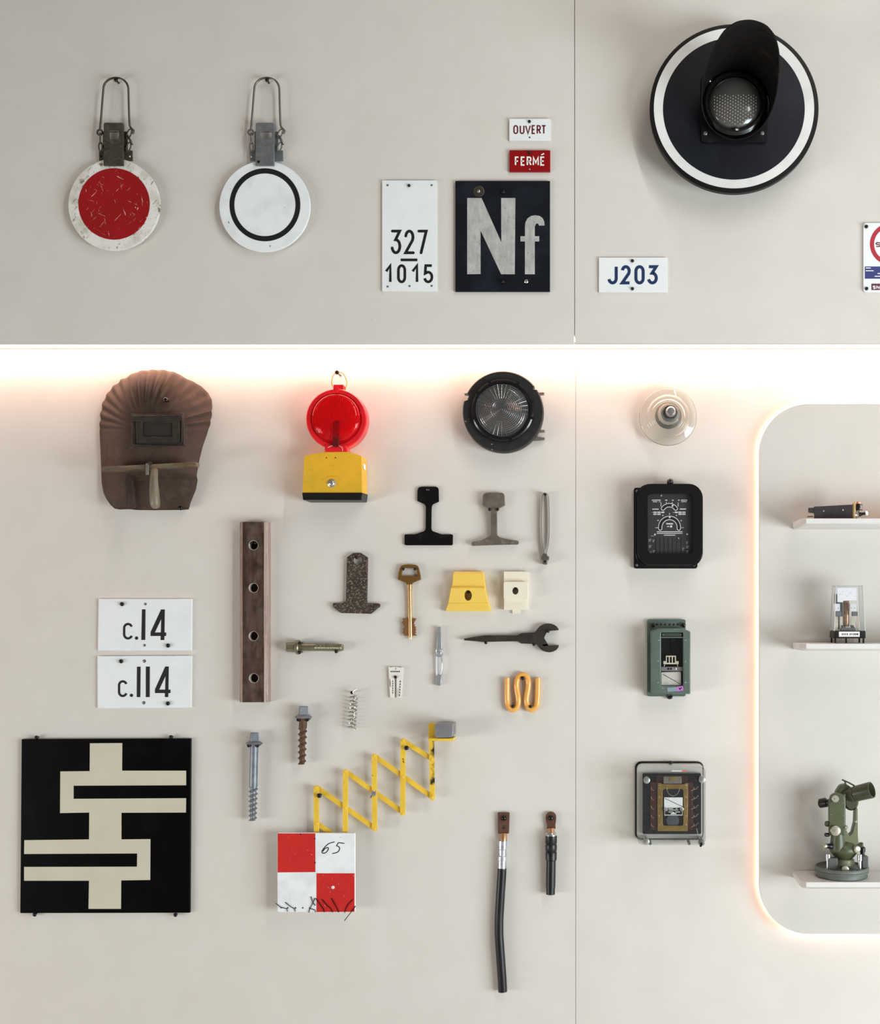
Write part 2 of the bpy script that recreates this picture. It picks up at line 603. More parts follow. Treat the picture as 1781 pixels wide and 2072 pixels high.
STRAP = M('grey strap steel', (104, 98, 92), 0.42, .5)
KEYBR = M('dull brass bow', (134, 98, 48), 0.42, .6)
KEYGOLD = M('polished brass', (236, 190, 132), 0.24, .9)
KEYBIT = M('reddish brass bit', (170, 124, 86), 0.35, .7)
YELPLAST = M('pale yellow plastic', (238, 202, 92), 0.45)
OFFWHITE = M('ivory plastic', (234, 226, 206), 0.4)
WRENCH = M('blackened steel', (62, 56, 50), 0.5, .3, var=[((46, 40, 36), 30, .5, .15, .8), ((92, 84, 76), 90, .68, .05, .5)])
ORANGE = M('orange coated wire', (238, 172, 84), 0.22, coat=.4)
ZINC = M('zinc plate', (176, 180, 184), 0.36, .6)
FISH = M('dark laminated wood', (88, 70, 60), 0.35, var=[((62, 42, 30), (50, 50, 12), .5, .12, .9), ((104, 90, 84), (70, 70, 18), .62, .08, .6), ((44, 30, 22), 26, .6, .1, .8), ((52, 38, 30), 120, .68, .05, .6)])
FISHSIDE = M('laminated edge', (168, 146, 134), 0.5, var=[((132, 102, 88), (230, 230, 5), .52, .08, .8), ((186, 170, 160), (120, 120, 40), .62, .06, .5)])
HOLERIM = M('pale hole rim', (196, 184, 170), 0.4)
BOLTOL = M('olive passivated steel', (150, 146, 120), 0.34, .75, var=[((118, 114, 92), 40, .5, .2, .6)])
SCREWZ = M('galvanised grey', (138, 142, 148), 0.46, .5, var=[((108, 113, 120), 50, .5, .18, .8)])
SCREWR = M('rusty thread', (106, 76, 58), 0.6, .2, var=[((76, 54, 42), 60, .5, .18, .8)])
SPRING = M('bright spring steel', (196, 192, 186), 0.2, .95)
GAUGE = M('ivory gauge', (232, 228, 220), 0.4)
SYMBLK = M('black symbol board', (3, 3, 4), 0.32, var=[((12, 13, 20), 12, .62, .1, .6)], spec=.1)
SYMCRM = M('cream symbol', (203, 199, 178), 0.5, var=[((194, 188, 166), 10, .5, .2, .6)])
YELARM = M('yellow painted steel', (240, 200, 68), 0.42, var=[((222, 178, 54), 18, .5, .15, .7), ((70, 56, 30), 48, .71, .025, .9)])
YELCHIP = M('chipped yellow steel', (236, 194, 60), 0.45, var=[((44, 38, 26), 18, .54, .04, 1.0)])
MAGNET = M('grey magnet block', (138, 136, 140), 0.45, .2, var=[((118, 115, 118), 30, .5, .15, .6), ((56, 50, 46), 60, .7, .03, .8)])
BOARDRED = M('red board paint', (206, 36, 30), 0.45, var=[((190, 30, 26), 15, .5, .15, .6), ((226, 176, 160), (220, 60, 60, .6), .72, .02, .8)])
OLIVE = M('olive instrument paint', (82, 86, 60), 0.38, var=[((68, 72, 50), 40, .5, .2, .6)])
OLIVELT = M('light olive paint', (128, 132, 102), 0.4)
OLIVEDK = M('dark olive barrel', (66, 69, 48), 0.36)
BASEGRY = M('grey base paint', (104, 108, 102), 0.5, var=[((86, 90, 86), 60, .5, .2, .6)])
KNOBSTL = M('satin knob', (176, 170, 154), 0.35, .5)
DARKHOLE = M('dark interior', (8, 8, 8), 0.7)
RELAYBODY = M('dark slate plastic', (52, 50, 58), 0.38, var=[((66, 64, 72), 40, .6, .1, .5)])
CREAM = M('cream brass plate', (214, 186, 140), 0.4, .3)
PALERED = M('pale red tab', (222, 122, 110), 0.5)
SILVERW = M('white nylon', (226, 226, 228), 0.4)
COIL = M('copper coil', (176, 140, 112), 0.3, .4, var=[((140, 102, 78), (30, 30, 500), .5, .2, .7)])
GREYBLK = M('grey plastic block', (104, 106, 112), 0.45)
CONTACT = M('contact strip', (232, 222, 200), 0.3, .4)

# ------------------------------------------------------------------ the setting
UP = 34.0     # the upper wall stands this far in front of the lower wall
PN = 20.0     # face of the backlit panel


def flat_thing(name, kind='structure'):
    return Thing(name, None, None, CX, CY, 0, 0, mono=True, kind=kind)


t = flat_thing('floor')
MB(t).add([(-900, 2383, -40), (3300, 2383, -40), (3300, 2383, 5200), (-900, 2383, 5200), (-900, 2440, -40), (3300, 2440, -40), (3300, 2440, 5200), (-900, 2440, 5200)],
          [[0, 1, 2, 3], [4, 5, 6, 7], [0, 1, 5, 4], [1, 2, 6, 5], [2, 3, 7, 6], [3, 0, 4, 7]]).build('floor', FLOOR, flatshade=True)

t = flat_thing('wall_back')
wall = MB(t).box(-900, -460, 3300, 2383, -40, -8).build('wall_back', BACK, flatshade=True)
SEAM_U, SEAM_L = CX + (1163 - CX) * (D - UP) / D, 1165.0
VB = CY + (696.5 - CY) * (D - UP) / D    # lower edge of the upper wall
for u0, u1 in ((-900, SEAM_L - .4), (SEAM_L + .4, 3300)):
    MB(t).box(u0, VB - 40, u1, 2383, -8, 0).build('panel', WALL, wall, bevel=.3, seg=1)
for u0, u1 in ((-900, SEAM_U - .6), (SEAM_U + .6, 3300)):
    MB(t).box(u0, -460, u1, VB - 1, -8, UP).build('panel', WALL, wall, bevel=.5, seg=1)

MB(t).box(SEAM_U - 4, -460, SEAM_U + 4, VB - 14, -8, UP - 5).build('seam_batten', WALL, wall, flatshade=True)

t = Thing('light_strip', 'long warm white light strip glowing under the edge of the upper wall', 'light', CX, 697, 0, 0)
vb = VB
MB(t).box(-900, vb - 1, 3300, vb + 2, 0, 3.6).build('channel', M('anodised channel', (172, 122, 88), .5), flatshade=True)
MB(t).box(-900, vb - 1, 3300, vb + .6, 3.6, UP - 1.6).build('diffuser', LED, flatshade=True)
MB(t).box(-900, vb - 1, 3300, vb + 1.2, UP - 1.6, UP - .2).build('edge_profile', SHELF, flatshade=True)
MB(t).box(SEAM_U - 1, vb - 13, SEAM_U + 1, vb - 5, UP - 3, UP - .6).build('seam_leak_glow', LED, flatshade=True)  # added glowing sliver, imitates strip light leaking out through the seam

t = Thing('display_panel', 'large backlit wall panel with rounded corners behind the three white shelves', 'panel', 1900, 1354, 0, PN)
pu0, pv0, pu1, pv1 = 1537, 817, 2500, 1890
MB(t).prism(rrect(pu0, pv0, pu1, pv1, 100, 20), 10, PN).build('board', PANEL, bevel=.6, seg=1)
ring_o = rrect(pu0 + 7, pv0 + 7, pu1 - 7, pv1 - 7, 93, 20)
ring_i = rrect(pu0 + 11, pv0 + 11, pu1 - 11, pv1 - 11, 89, 20)
MB(t).prism(ring_o, 1.5, 9.5, [ring_i]).build('halo_strip', LED2, flatshade=True)
MB(t).box(1620, 900, 2400, 1800, 0, 10).build('backing_frame', BACK, flatshade=True)


def pin(u, v, where, d=6.0, b=0.0, r=3.4, base=0.0, metal=False):
    tt = Thing('wall_pin', 'small round-headed black pin ' + where, 'pin', u, v, b, d, group='small pins holding the exhibits', mono=True)
    prof = [(0, base - .5), (r * .45, base - .5), (r * .45, d - r * .6), (r * .95, d - r * .5)]
    for i in range(6):
        a = PI / 2 * i / 5
        prof.append((r * math.cos(a), d - r * .3 + r * .8 * math.sin(a)))
    return MB(tt).lathe(u, v, prof, 16).build('wall_pin', BLK)


def dot_screw(t, u, v, r, d, mat, name='screw', h=1.2, parent=None):
    return MB(t).lathe(u, v, [(0, d - .3), (r, d - .3), (r, d + h * .4), (r * .6, d + h), (0, d + h)], 14).build(name, mat, parent)


# ------------------------------------------------------------------ hand signals on the upper left
def paddle(kind):
    red = kind == 'red'
    ox = 0 if red else 305.5
    label = ('round hand signal with scratched red centre and worn white rim' if red
             else 'round white hand signal with a thin black ring')
    t = Thing('hand_signal', label + ' hanging from a wire loop', 'sign', (230.5 if red else 535.5), 414, UP, 14, group='round hand signals')
    c = (230.5, 413.5) if red else (535.5, 417)
    R = 93 if red else 92.2
    brk, wire = (BRKDARK, WIRE1) if red else (BRKLIGHT, WIRE2)
    MB(t).lathe(*c, [(0, 8), (R - .5, 8), (R, 8.6), (R, 12.4), (R - 1, 13), (0, 13)], 96).build('disc', WHITEWORN if red else WHITECHIP, angle=25)
    if red:
        MB(t).prism(circ(230.6, 412.5, 72.2, 80), 12.9, 13.5).build('red_face', REDWORN, label='scratched red face')
    else:
        MB(t).prism(circ(536, 414.2, 71.6, 80, 73.8), 12.9, 13.5, [circ(536, 414.2, 62, 80, 63.5)]).build('black_ring', BLACKPRINT, label='black ring')
    # clamp: hinged front plate with a square window, wider back plate
    x0, x1 = (211.5, 252) if red else (518.5, 556.8)
    up = rrect(x0 + .5, 250.5, x1, 299, 4, 4)
    hx = (221, 243) if red else (527, 551.5)
    hole = [(hx[0], 265), (hx[0], 284), (hx[1], 284), (hx[1], 265)]
    MB(t).prism(up, 15, 20, [hole]).build('clamp_plate', brk, bevel=.6)
    MB(t).prism([(x0, 298.5), (x1 - .5, 298.5), (x1 - .8, 336.5), (x0 - .5, 336.5)], 13.2, 18.5).build('clamp_jaw', brk, bevel=.7)
    MB(t).rod((x0 + 1, 298, 18), (x1 - 1, 298, 18), 1.6, 10).build('hinge', brk)
    bp = [(197.5, 302), (265.5, 302), (266, 323), (258, 323), (206, 323), (198, 323)]
    MB(t).prism([(x + ox, y) for x, y in bp], 5, 7.6).build('back_plate', brk, bevel=.4)
    MB(t).prism([(x0 - 4, 265), (x1 + 5, 265), (x1 + 5, 303), (x0 - 4, 303)], 9, 12, [[(hx[0] - 1, 264.99 + 1), (hx[0] - 1, 285), (hx[1] + 1, 285), (hx[1] + 1, 266)]]).build('back_jaw', brk, bevel=.4)
    loop = [(202 + ox, 264), (204.5 + ox, 240), (208 + ox, 195), (209.6 + ox, 178)] + [(x + ox, y) for x, y in arc(234.5, 179, 25, 21.5, 190, 350, 10)] + [(260 + ox, 182), (261 + ox, 220), (262.5 + ox, 252), (266 + ox, 260), (270.5 + ox, 265), (268.5 + ox, 271)]
    sm = smooth([(x, y, 14) for x, y in loop], 4)
    MB(t).tube(sm, 2.1, 10).build('wire_loop', wire)
    MB(t).tube([(202 + ox + 5.2 * math.cos(a * PI / 8), 268 + 5.2 * math.sin(a * PI / 8), 14) for a in range(16)], 2.0, 8, True).build('wire_eye', wire)

    def link(u, v, ang, l=9.5, w=4.2, d=15, edge=False):
        ca, sa = math.cos(ang), math.sin(ang)
        pts = []
        for i in range(20):
            a = 2 * PI * i / 20
            x, y = w * math.cos(a), l * math.sin(a)
            if edge:
                pts.append((u + x * .35 * ca - y * sa, v + x * .35 * sa + y * ca, d + x * .9))
            else:
                pts.append((u + x * ca - y * sa, v + x * sa + y * ca, d))
        MB(t).tube(pts, 1.35, 8, True).build('chain_link', wire)
    link(203 + ox, 280, 0, 11, 3.4, 15, edge=True)
    link(203.5 + ox, 297, 0, 9, 3.6, 14)
    link(261.5 + ox, 271, .35, 10, 4, 15)
    link(264 + ox, 284, -.5, 10, 4, 16, edge=True)
    link(260.5 + ox, 298, .25, 10, 4, 15)
    if not red:
        dot_screw(t, 524.5, 329, 2.6, 18.5, BLKMATT, 'rivet')
    else:
        dot_screw(t, 259.7, 314, 2.2, 7.6, SILVER, 'rivet')
    dot_screw(t, 202 + ox, 314, 2.2, 7.6, SILVER if not red else BLKMATT, 'rivet')
    pin(234 + (0 if red else 306), 161, 'holding the wire loop of the ' + ('red hand signal' if red else 'white hand signal'), 17, UP, 4.2)


paddle('red')
paddle('white')

# ------------------------------------------------------------------ plates on the upper wall
zz = Z(740, 210, .24705)
t = Thing('number_plate', 'tall white enamel plate numbered 327 over 1015', 'sign', 828, 477, UP, 5)
MB(t).prism(rrect(773.5, 365, 883.8, 589, 1.2, 3), 0, 5).build('plate', WHITE, bevel=.5)
for ch, a, b_ in (('3', 205, 292), ('2', 315, 402), ('7', 425, 508)):
    glyph(t, ch, *zz(a, 1032), *zz(b_, 1232), 5.6, 5.35, BLACKPRINT, 'round')
for ch, a, b_ in (('1', 158, 219), ('0', 258, 332), ('1', 375, 438), ('5', 476, 556)):
    glyph(t, ch, *zz(a, 1315), *zz(b_, 1470), 5.3, 5.35, BLACKPRINT, 'butt')
MB(t).flat(rrect(811, 523.3, 844.8, 528.7, .6, 2), 5.35).build('bar', BLACKPRINT, flatshade=True)
for u, v in ((784.5, 375), (873.7, 375), (784.7, 580), (829, 579), (873.7, 578.5)):
    dot_screw(t, u, v, 2.2, 5, GREYSCREW, 'rivet')
pin(827.7, 375, 'at the top of the white plate numbered 327', 8, UP, 3.2, 5)

t = Thing('letter_plate', 'square black plate with large silver letters N and f', 'sign', 1017, 478, UP, 6)
MB(t).box(921.5, 366, 1113, 589.8, 0, 6).build('plate', NFBLACK, bevel=.5)
MB(t).flat(zz([(832, 772), (950, 772), (1112, 1135), (1110, 772), (1227, 772), (1222, 1397), (1110, 1397), (942, 1040), (942, 1395), (832, 1397)]), 6.4).build('letter', NFLETTER, flatshade=True)
MB(t).flat(zz([(1305, 1397), (1305, 1128), (1268, 1128), (1268, 1085), (1305, 1085), (1305, 1010), (1309, 972), (1325, 940), (1355, 919), (1390, 913), (1425, 919), (1450, 937), (1463, 964), (1466, 998), (1420, 998), (1415, 986), (1405, 979), (1394, 986), (1386, 1008), (1386, 1085), (1422, 1085), (1422, 1128), (1386, 1128), (1386, 1397)]), 6.4).build('letter', NFLETTER, flatshade=True)
MB(t).lathe(969, 387.4, [(0, 5.8), (11.4, 5.8), (11.4, 7), (9.5, 7.6), (9, 6.9), (6, 6.9), (5.4, 7.8), (0, 7.8)], 28).build('washer', M('bronze washer', (74, 68, 58), .45, .5))
dot_screw(t, 969, 387.4, 2.8, 7.5, SILVER)
MB(t).lathe(1065, 569.7, [(0, 5.8), (6.4, 5.8), (6.4, 6.6), (5, 7), (4, 6.6), (0, 6.6)], 20).build('washer', BLKMATT)
dot_screw(t, 1065, 569.4, 4.2, 6.5, SILVER, h=2)
pin(1018.5, 387.5, 'above the letter N of the black plate', 10, UP, 4.4, 6)
pin(1017, 569.5, 'below the letter N of the black plate', 10, UP, 4.4, 6)

t = Thing('door_sign', 'small white sign reading OUVERT in dark red letters', 'sign', 1072, 262, UP, 6)
MB(t).box(1030.8, 240, 1113.5, 284, 0, 6).build('plate', WHITE, bevel=.5)
for ch, a, b_ in (('O', 1210, 1250), ('U', 1262, 1302), ('V', 1306, 1354), ('E', 1360, 1392), ('R', 1401, 1437), ('T', 1439, 1480)):
    glyph(t, ch, *zz(a, 175), *zz(b_, 249), 2.7, 6.35, REDPRINT)
dot_screw(t, 1072, 278.2, 1.6, 6, BLKMATT)
pin(1071.3, 245.4, 'at the top of the white OUVERT sign', 8.5, UP, 3.2, 6)

t = Thing('door_sign', 'small red sign reading FERMÉ in white letters', 'sign', 1072, 326, UP, 6)
MB(t).box(1031, 304, 1113.6, 347.3, 0, 6).build('plate', REDSIGN, bevel=.5)
for ch, a, b_ in (('F', 1222, 1258), ('E', 1270, 1308), ('R', 1319, 1360), ('M', 1368, 1420), ('E', 1430, 1469)):
    glyph(t, ch, *zz(a, 432), *zz(b_, 508), 3.0, 6.35, WHITEPRINT)
MB(t).flat(zz([(1436, 417), (1460, 402), (1464, 414), (1440, 424)]), 6.35).build('accent', WHITEPRINT, flatshade=True)
dot_screw(t, 1072, 342.2, 1.7, 6, SILVER)
pin(1071.8, 308.6, 'at the top of the red FERMÉ sign', 8.5, UP, 3.2, 6)

zz = Z(1150, 430, .3543)
t = Thing('number_plate', 'small white plate reading J203 in navy blue', 'sign', 1281, 556, UP, 5)
MB(t).box(1212, 521, 1350.5, 591, 0, 5).build('plate', WHITE, bevel=.5)
for ch, a, b_ in (('J', 224, 283), ('2', 299, 359), ('0', 378, 437), ('3', 450, 512)):
    glyph(t, ch, *zz(a, 301), *zz(b_, 411), 6.2, 5.35, BLUEPRINT)
pin(1280, 527.4, 'at the top of the J203 plate', 8, UP, 3.5, 5)
pin(1280, 583.8, 'at the bottom of the J203 plate', 8, UP, 3.5, 5)

t = Thing('stop_sign', 'white rounded sign with red ring and blue band cut by the right edge', 'sign', 1800, 521, UP, 5)
MB(t).prism(rrect(1747.5, 451, 1855, 591, 6, 5), 0, 5).build('plate', WHITE, bevel=.5)
MB(t).flat(circ(1803, 494, 42.5, 60), 5.3, [list(reversed(circ(1803, 494, 34, 60)))]).build('red_ring', REDRING, flatshade=True)
for i, ch in enumerate('STOP'):
    glyph(t, ch, 1771.5 + i * 16, 490, 1783 + i * 16, 500, 2.1, 5.35, REDPRINT)
MB(t).flat([(1750.3, 539.3), (1852, 539.3), (1852, 564), (1750.3, 564)], 5.3).build('blue_band', BLUEBAND, flatshade=True)
mb = MB(t)
for r_, (a, b_) in enumerate(((1752, 1762), (1752, 1768), (1776, 1790), (1770, 1800))):
    mb.flat([(a, 541.5 + r_ * 5.6), (b_, 541.5 + r_ * 5.6), (b_, 543.3 + r_ * 5.6), (a, 543.3 + r_ * 5.6)], 5.5)
mb.build('small_print', WHITEPRINT, flatshade=True, kind='stuff')
MB(t).flat([(1763.6, 574), (1850, 574), (1850, 587), (1763.6, 587)], 5.3).build('logo_box', BURGUNDY, flatshade=True)
for i, ch in enumerate('SNCF'):
    glyph(t, ch, 1766 + i * 7.6, 578, 1772.4 + i * 7.6, 585, 1.6, 5.5, WHITEPRINT)
pin(1753.8, 458, 'in the upper left corner of the sign with red ring', 8, UP, 3.7, 5)
pin(1754.3, 583.6, 'in the lower left corner of the sign with red ring', 8, UP, 3.6, 5)

# ------------------------------------------------------------------ round railway signal with hood
t = Thing('railway_signal', 'large round black railway signal with white ring and long hood', 'signal', 1487, 219, UP, 60)
MB(t).lathe(1487, 219, [(0, 0), (70, 0), (70, 46), (0, 46)], 40).build('mount', BLKMATT)
MB(t).lathe(1486, 219, [(0, 44), (163, 44), (171, 46), (171, 58), (169, 60), (0, 60)], 128).build('target_disc', SIGRIM, angle=25)
MB(t).prism(circ(1485.5, 219, 162.2, 128), 59.8, 60.6, [circ(1485.2, 220.4, 143, 128)]).build('white_ring', SIGRING, label='white ring')
MB(t).prism(circ(1485.2, 220.4, 143.4, 128), 59.8, 60.9).build('black_face', SIGBLACK)
MB(t).prism(rrect(1419, 155, 1552.5, 290, 6, 4), 60.5, 66).build('base_plate', HOODIN, bevel=.8)
for u, v in ((1427, 272), (1542, 271.6), (1427, 164), (1543, 164)):
    dot_screw(t, u, v, 4.2, 66, GREYSCREW, 'plate_screw', 2)
CL = (1486, 214)
BEZ_ = MB(t).lathe(*CL, [(52, 66), (66, 66), (66, 76), (60, 80), (56, 80), (53, 74)], 64).build('lens_bezel', BAKEL, angle=25)
dome = [(53.5 * math.cos(a), 70 + 17 * math.sin(a)) for a in [i * PI / 2 / 10 for i in range(11)]]
dome[-1] = (0, 87)
LENS_ = MB(t).lathe(*CL, [(0, 68)] + [(53.5, 68)] + dome, 56).build('lens', LENSDARK)
mb = MB(t)
for i in range(-8, 9):
    for j in range(-8, 9):
        x, y = i * 5.9 + (j % 2) * 2.9, j * 5.6
        a = .5
        x, y = x * math.cos(a) - y * math.sin(a), x * math.sin(a) + y * math.cos(a)
        r = math.hypot(x, y)
        if r < 45 and y > -12:
            dd = 70 + 17 * math.sqrt(max(0, 1 - (r / 53.5) ** 2))
            mb.lathe(CL[0] + x, CL[1] + y, [(1.0, dd - .6), (1.0, dd + .15), (0, dd + .6)], 7)
mb.build('lens_dots', LENSDOT, LENS_, kind='stuff')
for u, v in ((1434.5, 172.5), (1488, 270)):
    MB(t).lathe(u, v, [(0, 76), (5, 76), (5, 81), (0, 82)], 14).build('bezel_lug', BAKEL, BEZ_)
    dot_screw(t, u, v, 2.6, 82, SILVER, 'bezel_screw', parent=BEZ_)
mb = MB(t)
n, R = 72, 68.5
key = [(0, 206), (22, 204), (40, 192), (55, 165), (70, 122), (82, 88), (95, 62), (108, 42), (122, 27), (150, 13), (180, 8)]


def hood_d(th):
    th = abs(th)
    for (a, x), (b_, y) in zip(key, key[1:]):
        if th <= b_:
            f = (th - a) / (b_ - a)
            f = f * f * (3 - 2 * f) * .3 + f * .7
            return x + (y - x) * f
    return key[-1][1]


pts, faces, rows = [], [], 12
for i in range(n):
    th = 360.0 * i / n - 180
    L = hood_d(th - 6)
    for k in range(rows + 1):
        f = k / rows
        rr = R + 4.5 * f
        pts.append((CL[0] + 2 + rr * math.sin(math.radians(th)), CL[1] + 1 - rr * math.cos(math.radians(th)), 66 + (L) * f))
for i in range(n):
    j = (i + 1) % n
    for k in range(rows):
        faces.append([i * (rows + 1) + k, j * (rows + 1) + k, j * (rows + 1) + k + 1, i * (rows + 1) + k + 1])
mb.add(pts, faces).build('hood', HOODIN, solid=2.0)

# ------------------------------------------------------------------ welding mask
zz = Z(160, 720, .16844)
t = Thing('welding_mask', 'rusty brown hand-held welding mask with fluted top and smoked window', 'mask', 308, 890, 0, 30)
out = zz([(900, 160), (760, 165), (640, 190), (612, 212), (590, 222), (550, 235), (520, 262), (480, 270), (410, 325), (340, 375), (300, 430), (250, 500), (225, 580), (210, 650), (203, 750), (198, 850), (200, 950), (208, 1100), (215, 1250), (222, 1400), (230, 1530), (260, 1640), (310, 1720), (370, 1790), (430, 1835), (500, 1847), (640, 1845), (900, 1846), (1200, 1845), (1290, 1838), (1310, 1760), (1370, 1600), (1400, 1420), (1425, 1250), (1460, 1080), (1500, 940), (1540, 780), (1555, 600), (1545, 500), (1500, 420), (1430, 350), (1330, 290), (1260, 265), (1200, 225), (1120, 185), (1000, 162)])
C0 = zz(880, 950)


def ray_out(a):
    dx, dy = math.cos(a), math.sin(a)
    best = 0
    for (x0, y0), (x1, y1) in zip(out, out[1:] + out[:1]):
        x0, y0, x1, y1 = x0 - C0[0], y0 - C0[1], x1 - C0[0], y1 - C0[1]
        den = dx * (y1 - y0) - dy * (x1 - x0)
        if abs(den) < 1e-9:
            continue
        tt = (x0 * (y1 - y0) - y0 * (x1 - x0)) / den
        uu = (x0 * dy - y0 * dx) / den
        if tt > 0 and -1e-6 <= uu <= 1 + 1e-6:
            best = max(best, tt)
    return best


NA, NR = 320, 26
pts, faces = [(C0[0], C0[1], 62)], []
for i in range(NA):
    a = 2 * PI * i / NA
    R = ray_out(a)
    deg = math.degrees(a)
    fl = 0.0
    if 183 < deg < 357:
        fl = min(1, (deg - 183) / 14, (357 - deg) / 14)
        if 290 < deg < 335:
            fl *= .35
    for k in range(1, NR + 1):
        f = k / NR
        x, y = C0[0] + math.cos(a) * R * f, C0[1] + math.sin(a) * R * f
        q = abs(x - C0[0]) / 112
        d = 8 + 54 * (1 - min(1, q) ** 2.2) * (1 - .35 * f ** 3)
        if y < C0[1]:
            d -= 26 * ((C0[1] - y) / 135) ** 2.5
        amp = max(0, min(1, (f - .4) / .35))
        d += fl * amp * 3.4 * math.cos(math.radians(deg - 183) * 38)
        if y > zz(0, 1430)[1]:
            g = min(1, (y - zz(0, 1430)[1]) / 8)
            lob = max(0.0, min(1.0, (x - zz(620, 0)[0]) / 5))
            d -= 30 * g * lob * max(0, 1 - q * .8)
        pts.append((x, y, max(d, 4)))
for i in range(NA):
    j = (i + 1) % NA
    faces.append([0, 1 + i * NR, 1 + j * NR])
    for k in range(NR - 1):
        faces.append([1 + i * NR + k, 1 + i * NR + k + 1, 1 + j * NR + k + 1, 1 + j * NR + k])
MB(t).add(pts, faces).build('shell', RUST, solid=2.0, angle=60)
wf = MB(t, 66)
q = zz([(625, 700), (1250, 690), (1265, 1075), (660, 1088), (635, 1040)])
qi = zz([(715, 795), (1170, 790), (1170, 1000), (725, 1005)])
wf.prism(q, 56, 66, [qi]).build('window_frame', RUSTDARK, bevel=1)
MB(t, 70).prism(zz([(640, 715), (1240, 705), (1240, 780), (640, 790)]), 64, 71).build('hinged_flap', RUSTDARK, bevel=1.2)
MB(t, 68).prism(zz([(680, 765), (1210, 760), (1210, 1040), (690, 1045)]), 64, 69, [zz([(760, 800), (1120, 800), (1120, 965), (765, 965)])]).build('glass_holder', RUSTDARK, bevel=1)
MB(t, 65).prism(zz([(740, 790), (1150, 790), (1150, 985), (740, 985)]), 60, 65).build('smoked_glass', MASKGLASS, flatshade=True)
MB(t, 70).tube([(*zz(640, 800), 70), (*zz(635, 1040), 70), (*zz(665, 1075), 70), (*zz(1190, 1080), 70), (*zz(1235, 1040), 70), (*zz(1240, 740), 70)], 1.1, 8).build('wire_clip', RUSTDARK)
MB(t, 86).prism(zz([(270, 1335), (1405, 1275), (1402, 1322), (1000, 1350), (275, 1390)]), 62, 88).build('cross_bar', WOODBAR, bevel=1)
hp = [(*zz(908, 1360), 84), (*zz(905, 1400), 86), (*zz(903, 1500), 87), (*zz(905, 1600), 87), (*zz(910, 1700), 86), (*zz(912, 1790), 84), (*zz(912, 1825), 84), (*zz(912, 1835), 84)]
MB(t, 86).tube(smooth(hp, 4), [6.5, 6.6, 6.8, 6.9, 7, 7.2, 7.5, 7.7, 8, 8.2, 8.5, 8.8, 9.1, 9.4, 9.7, 9.9, 10, 10.1, 10.1, 10, 9.6, 8.9, 8.2, 7.2, 6.2, 5.2, 4.2, 3, 1.5][:29], 18).build('handle', GRIP)
MB(t, 90).box(*zz(805, 1290), *zz(838, 1430), 88, 92).build('bar_clip', GREYMET, bevel=.6)
MB(t, 90).lathe(*zz(852, 1288), [(0, 88), (4, 88), (4, 92), (0, 93)], 12).build('clip_screw', RUSTDARK)
pin(334.8, 809, 'in the brown front of the welding mask', 66, 0, 5.2, 30)
pin(365, 1027.5, 'under the lower right corner of the welding mask', 20, 0, 5)

# ------------------------------------------------------------------ red warning lamp
zz = Z(580, 730, .1496)
t = Thing('warning_lamp', 'red round warning lamp on a yellow battery box with black foot', 'lamp', 680, 900, 0, 50)
MB(t).lathe(680, 847.5, [(0, 14), (58, 14), (61.5, 17), (61.5, 46), (59.5, 49), (52, 49), (51, 46.5), (49.5, 46), (0, 46)], 80).build('housing', REDPLAST, angle=30)
MB(t).lathe(680, 846, [(0, 46.5), (48, 46.5), (47, 48), (0, 48)], 60).build('reflector', REDREFL)
ld = [(49 * math.cos(i * PI / 20), 50 + 13 * math.sin(i * PI / 20)) for i in range(11)]
ld[-1] = (0, 63)
li = [(47 * math.cos(i * PI / 20), 48.5 + 11.5 * math.sin(i * PI / 20)) for i in range(10, -1, -1)]
li[0] = (0, 60)
MB(t).lathe(680, 846, ld + [] if False else [(0, 60)] + [p for p in li[1:]] + [(49, 49)] + ld, 72).build('lens', REDLENS)
mb = MB(t)
for k in range(-12, 13):
    x = k * 3.6
    if abs(x) < 8 and k != 0:
        pass
    half = math.sqrt(max(0, 45.5 ** 2 - x * x))
    path = []
    for i in range(9):
        y = -half + 2 * half * i / 8
        rr = min(1, math.hypot(x, y) / 49)
        path.append((680 + x, 846 + y, 50 + 13 * math.sqrt(1 - rr * rr) + .1))
    mb.tube(path, .6, 6)
mb.build('lens_ribs', REDLENS, kind='stuff')
MB(t).prism([(675, 856), (682, 851), (687, 853), (687, 905), (675, 905)], 48, 57).build('bulb_socket', REDDARK, bevel=.6)
MB(t).prism([(673.5, 777), (693.5, 777), (694, 787), (673, 787)], 18, 44).build('hinge_tab', REDPLAST, bevel=.8)
MB(t).rod((672.5, 781.5, 31), (694.5, 781.5, 31), 2.4, 12).build('hinge_pin', REDPLAST)
MB(t).tube(smooth([(673, 782, 31), (669.5, 779, 31), (667, 770, 31), (670, 757, 31), (677, 750.5, 31), (684, 749.8, 31), (691, 753, 31), (696, 762, 31), (698.5, 773, 31), (695.5, 780, 31), (693, 782, 31)], 4), 1.0, 8).build('wire_loop', YELWIRE)
MB(t).lathe(680, 789, [(0, 48.5), (6, 48.5), (6, 50), (3, 51), (0, 51)], 20).build('top_boss', REDPLAST)
for u, v in ((627, 834), (732, 834)):
    MB(t).lathe(u, v, [(0, 48.5), (3.6, 48.5), (3.6, 49.8), (0, 50)], 14).build('rim_boss', REDPLAST)
MB(t).loft([([(658, 900), (702, 900), (704.5, 917), (656, 917)], 20), ([(658, 900), (702, 900), (704.5, 917), (656, 917)], 52)]).build('neck', REDPLAST, bevel=2)
MB(t).tube([(664, 906, 53), (672, 902.5, 54), (687, 902.5, 54), (693, 906, 53), (694, 913, 53)], .8, 6).build('neck_wire', M('pale wire', (232, 176, 172), .4))
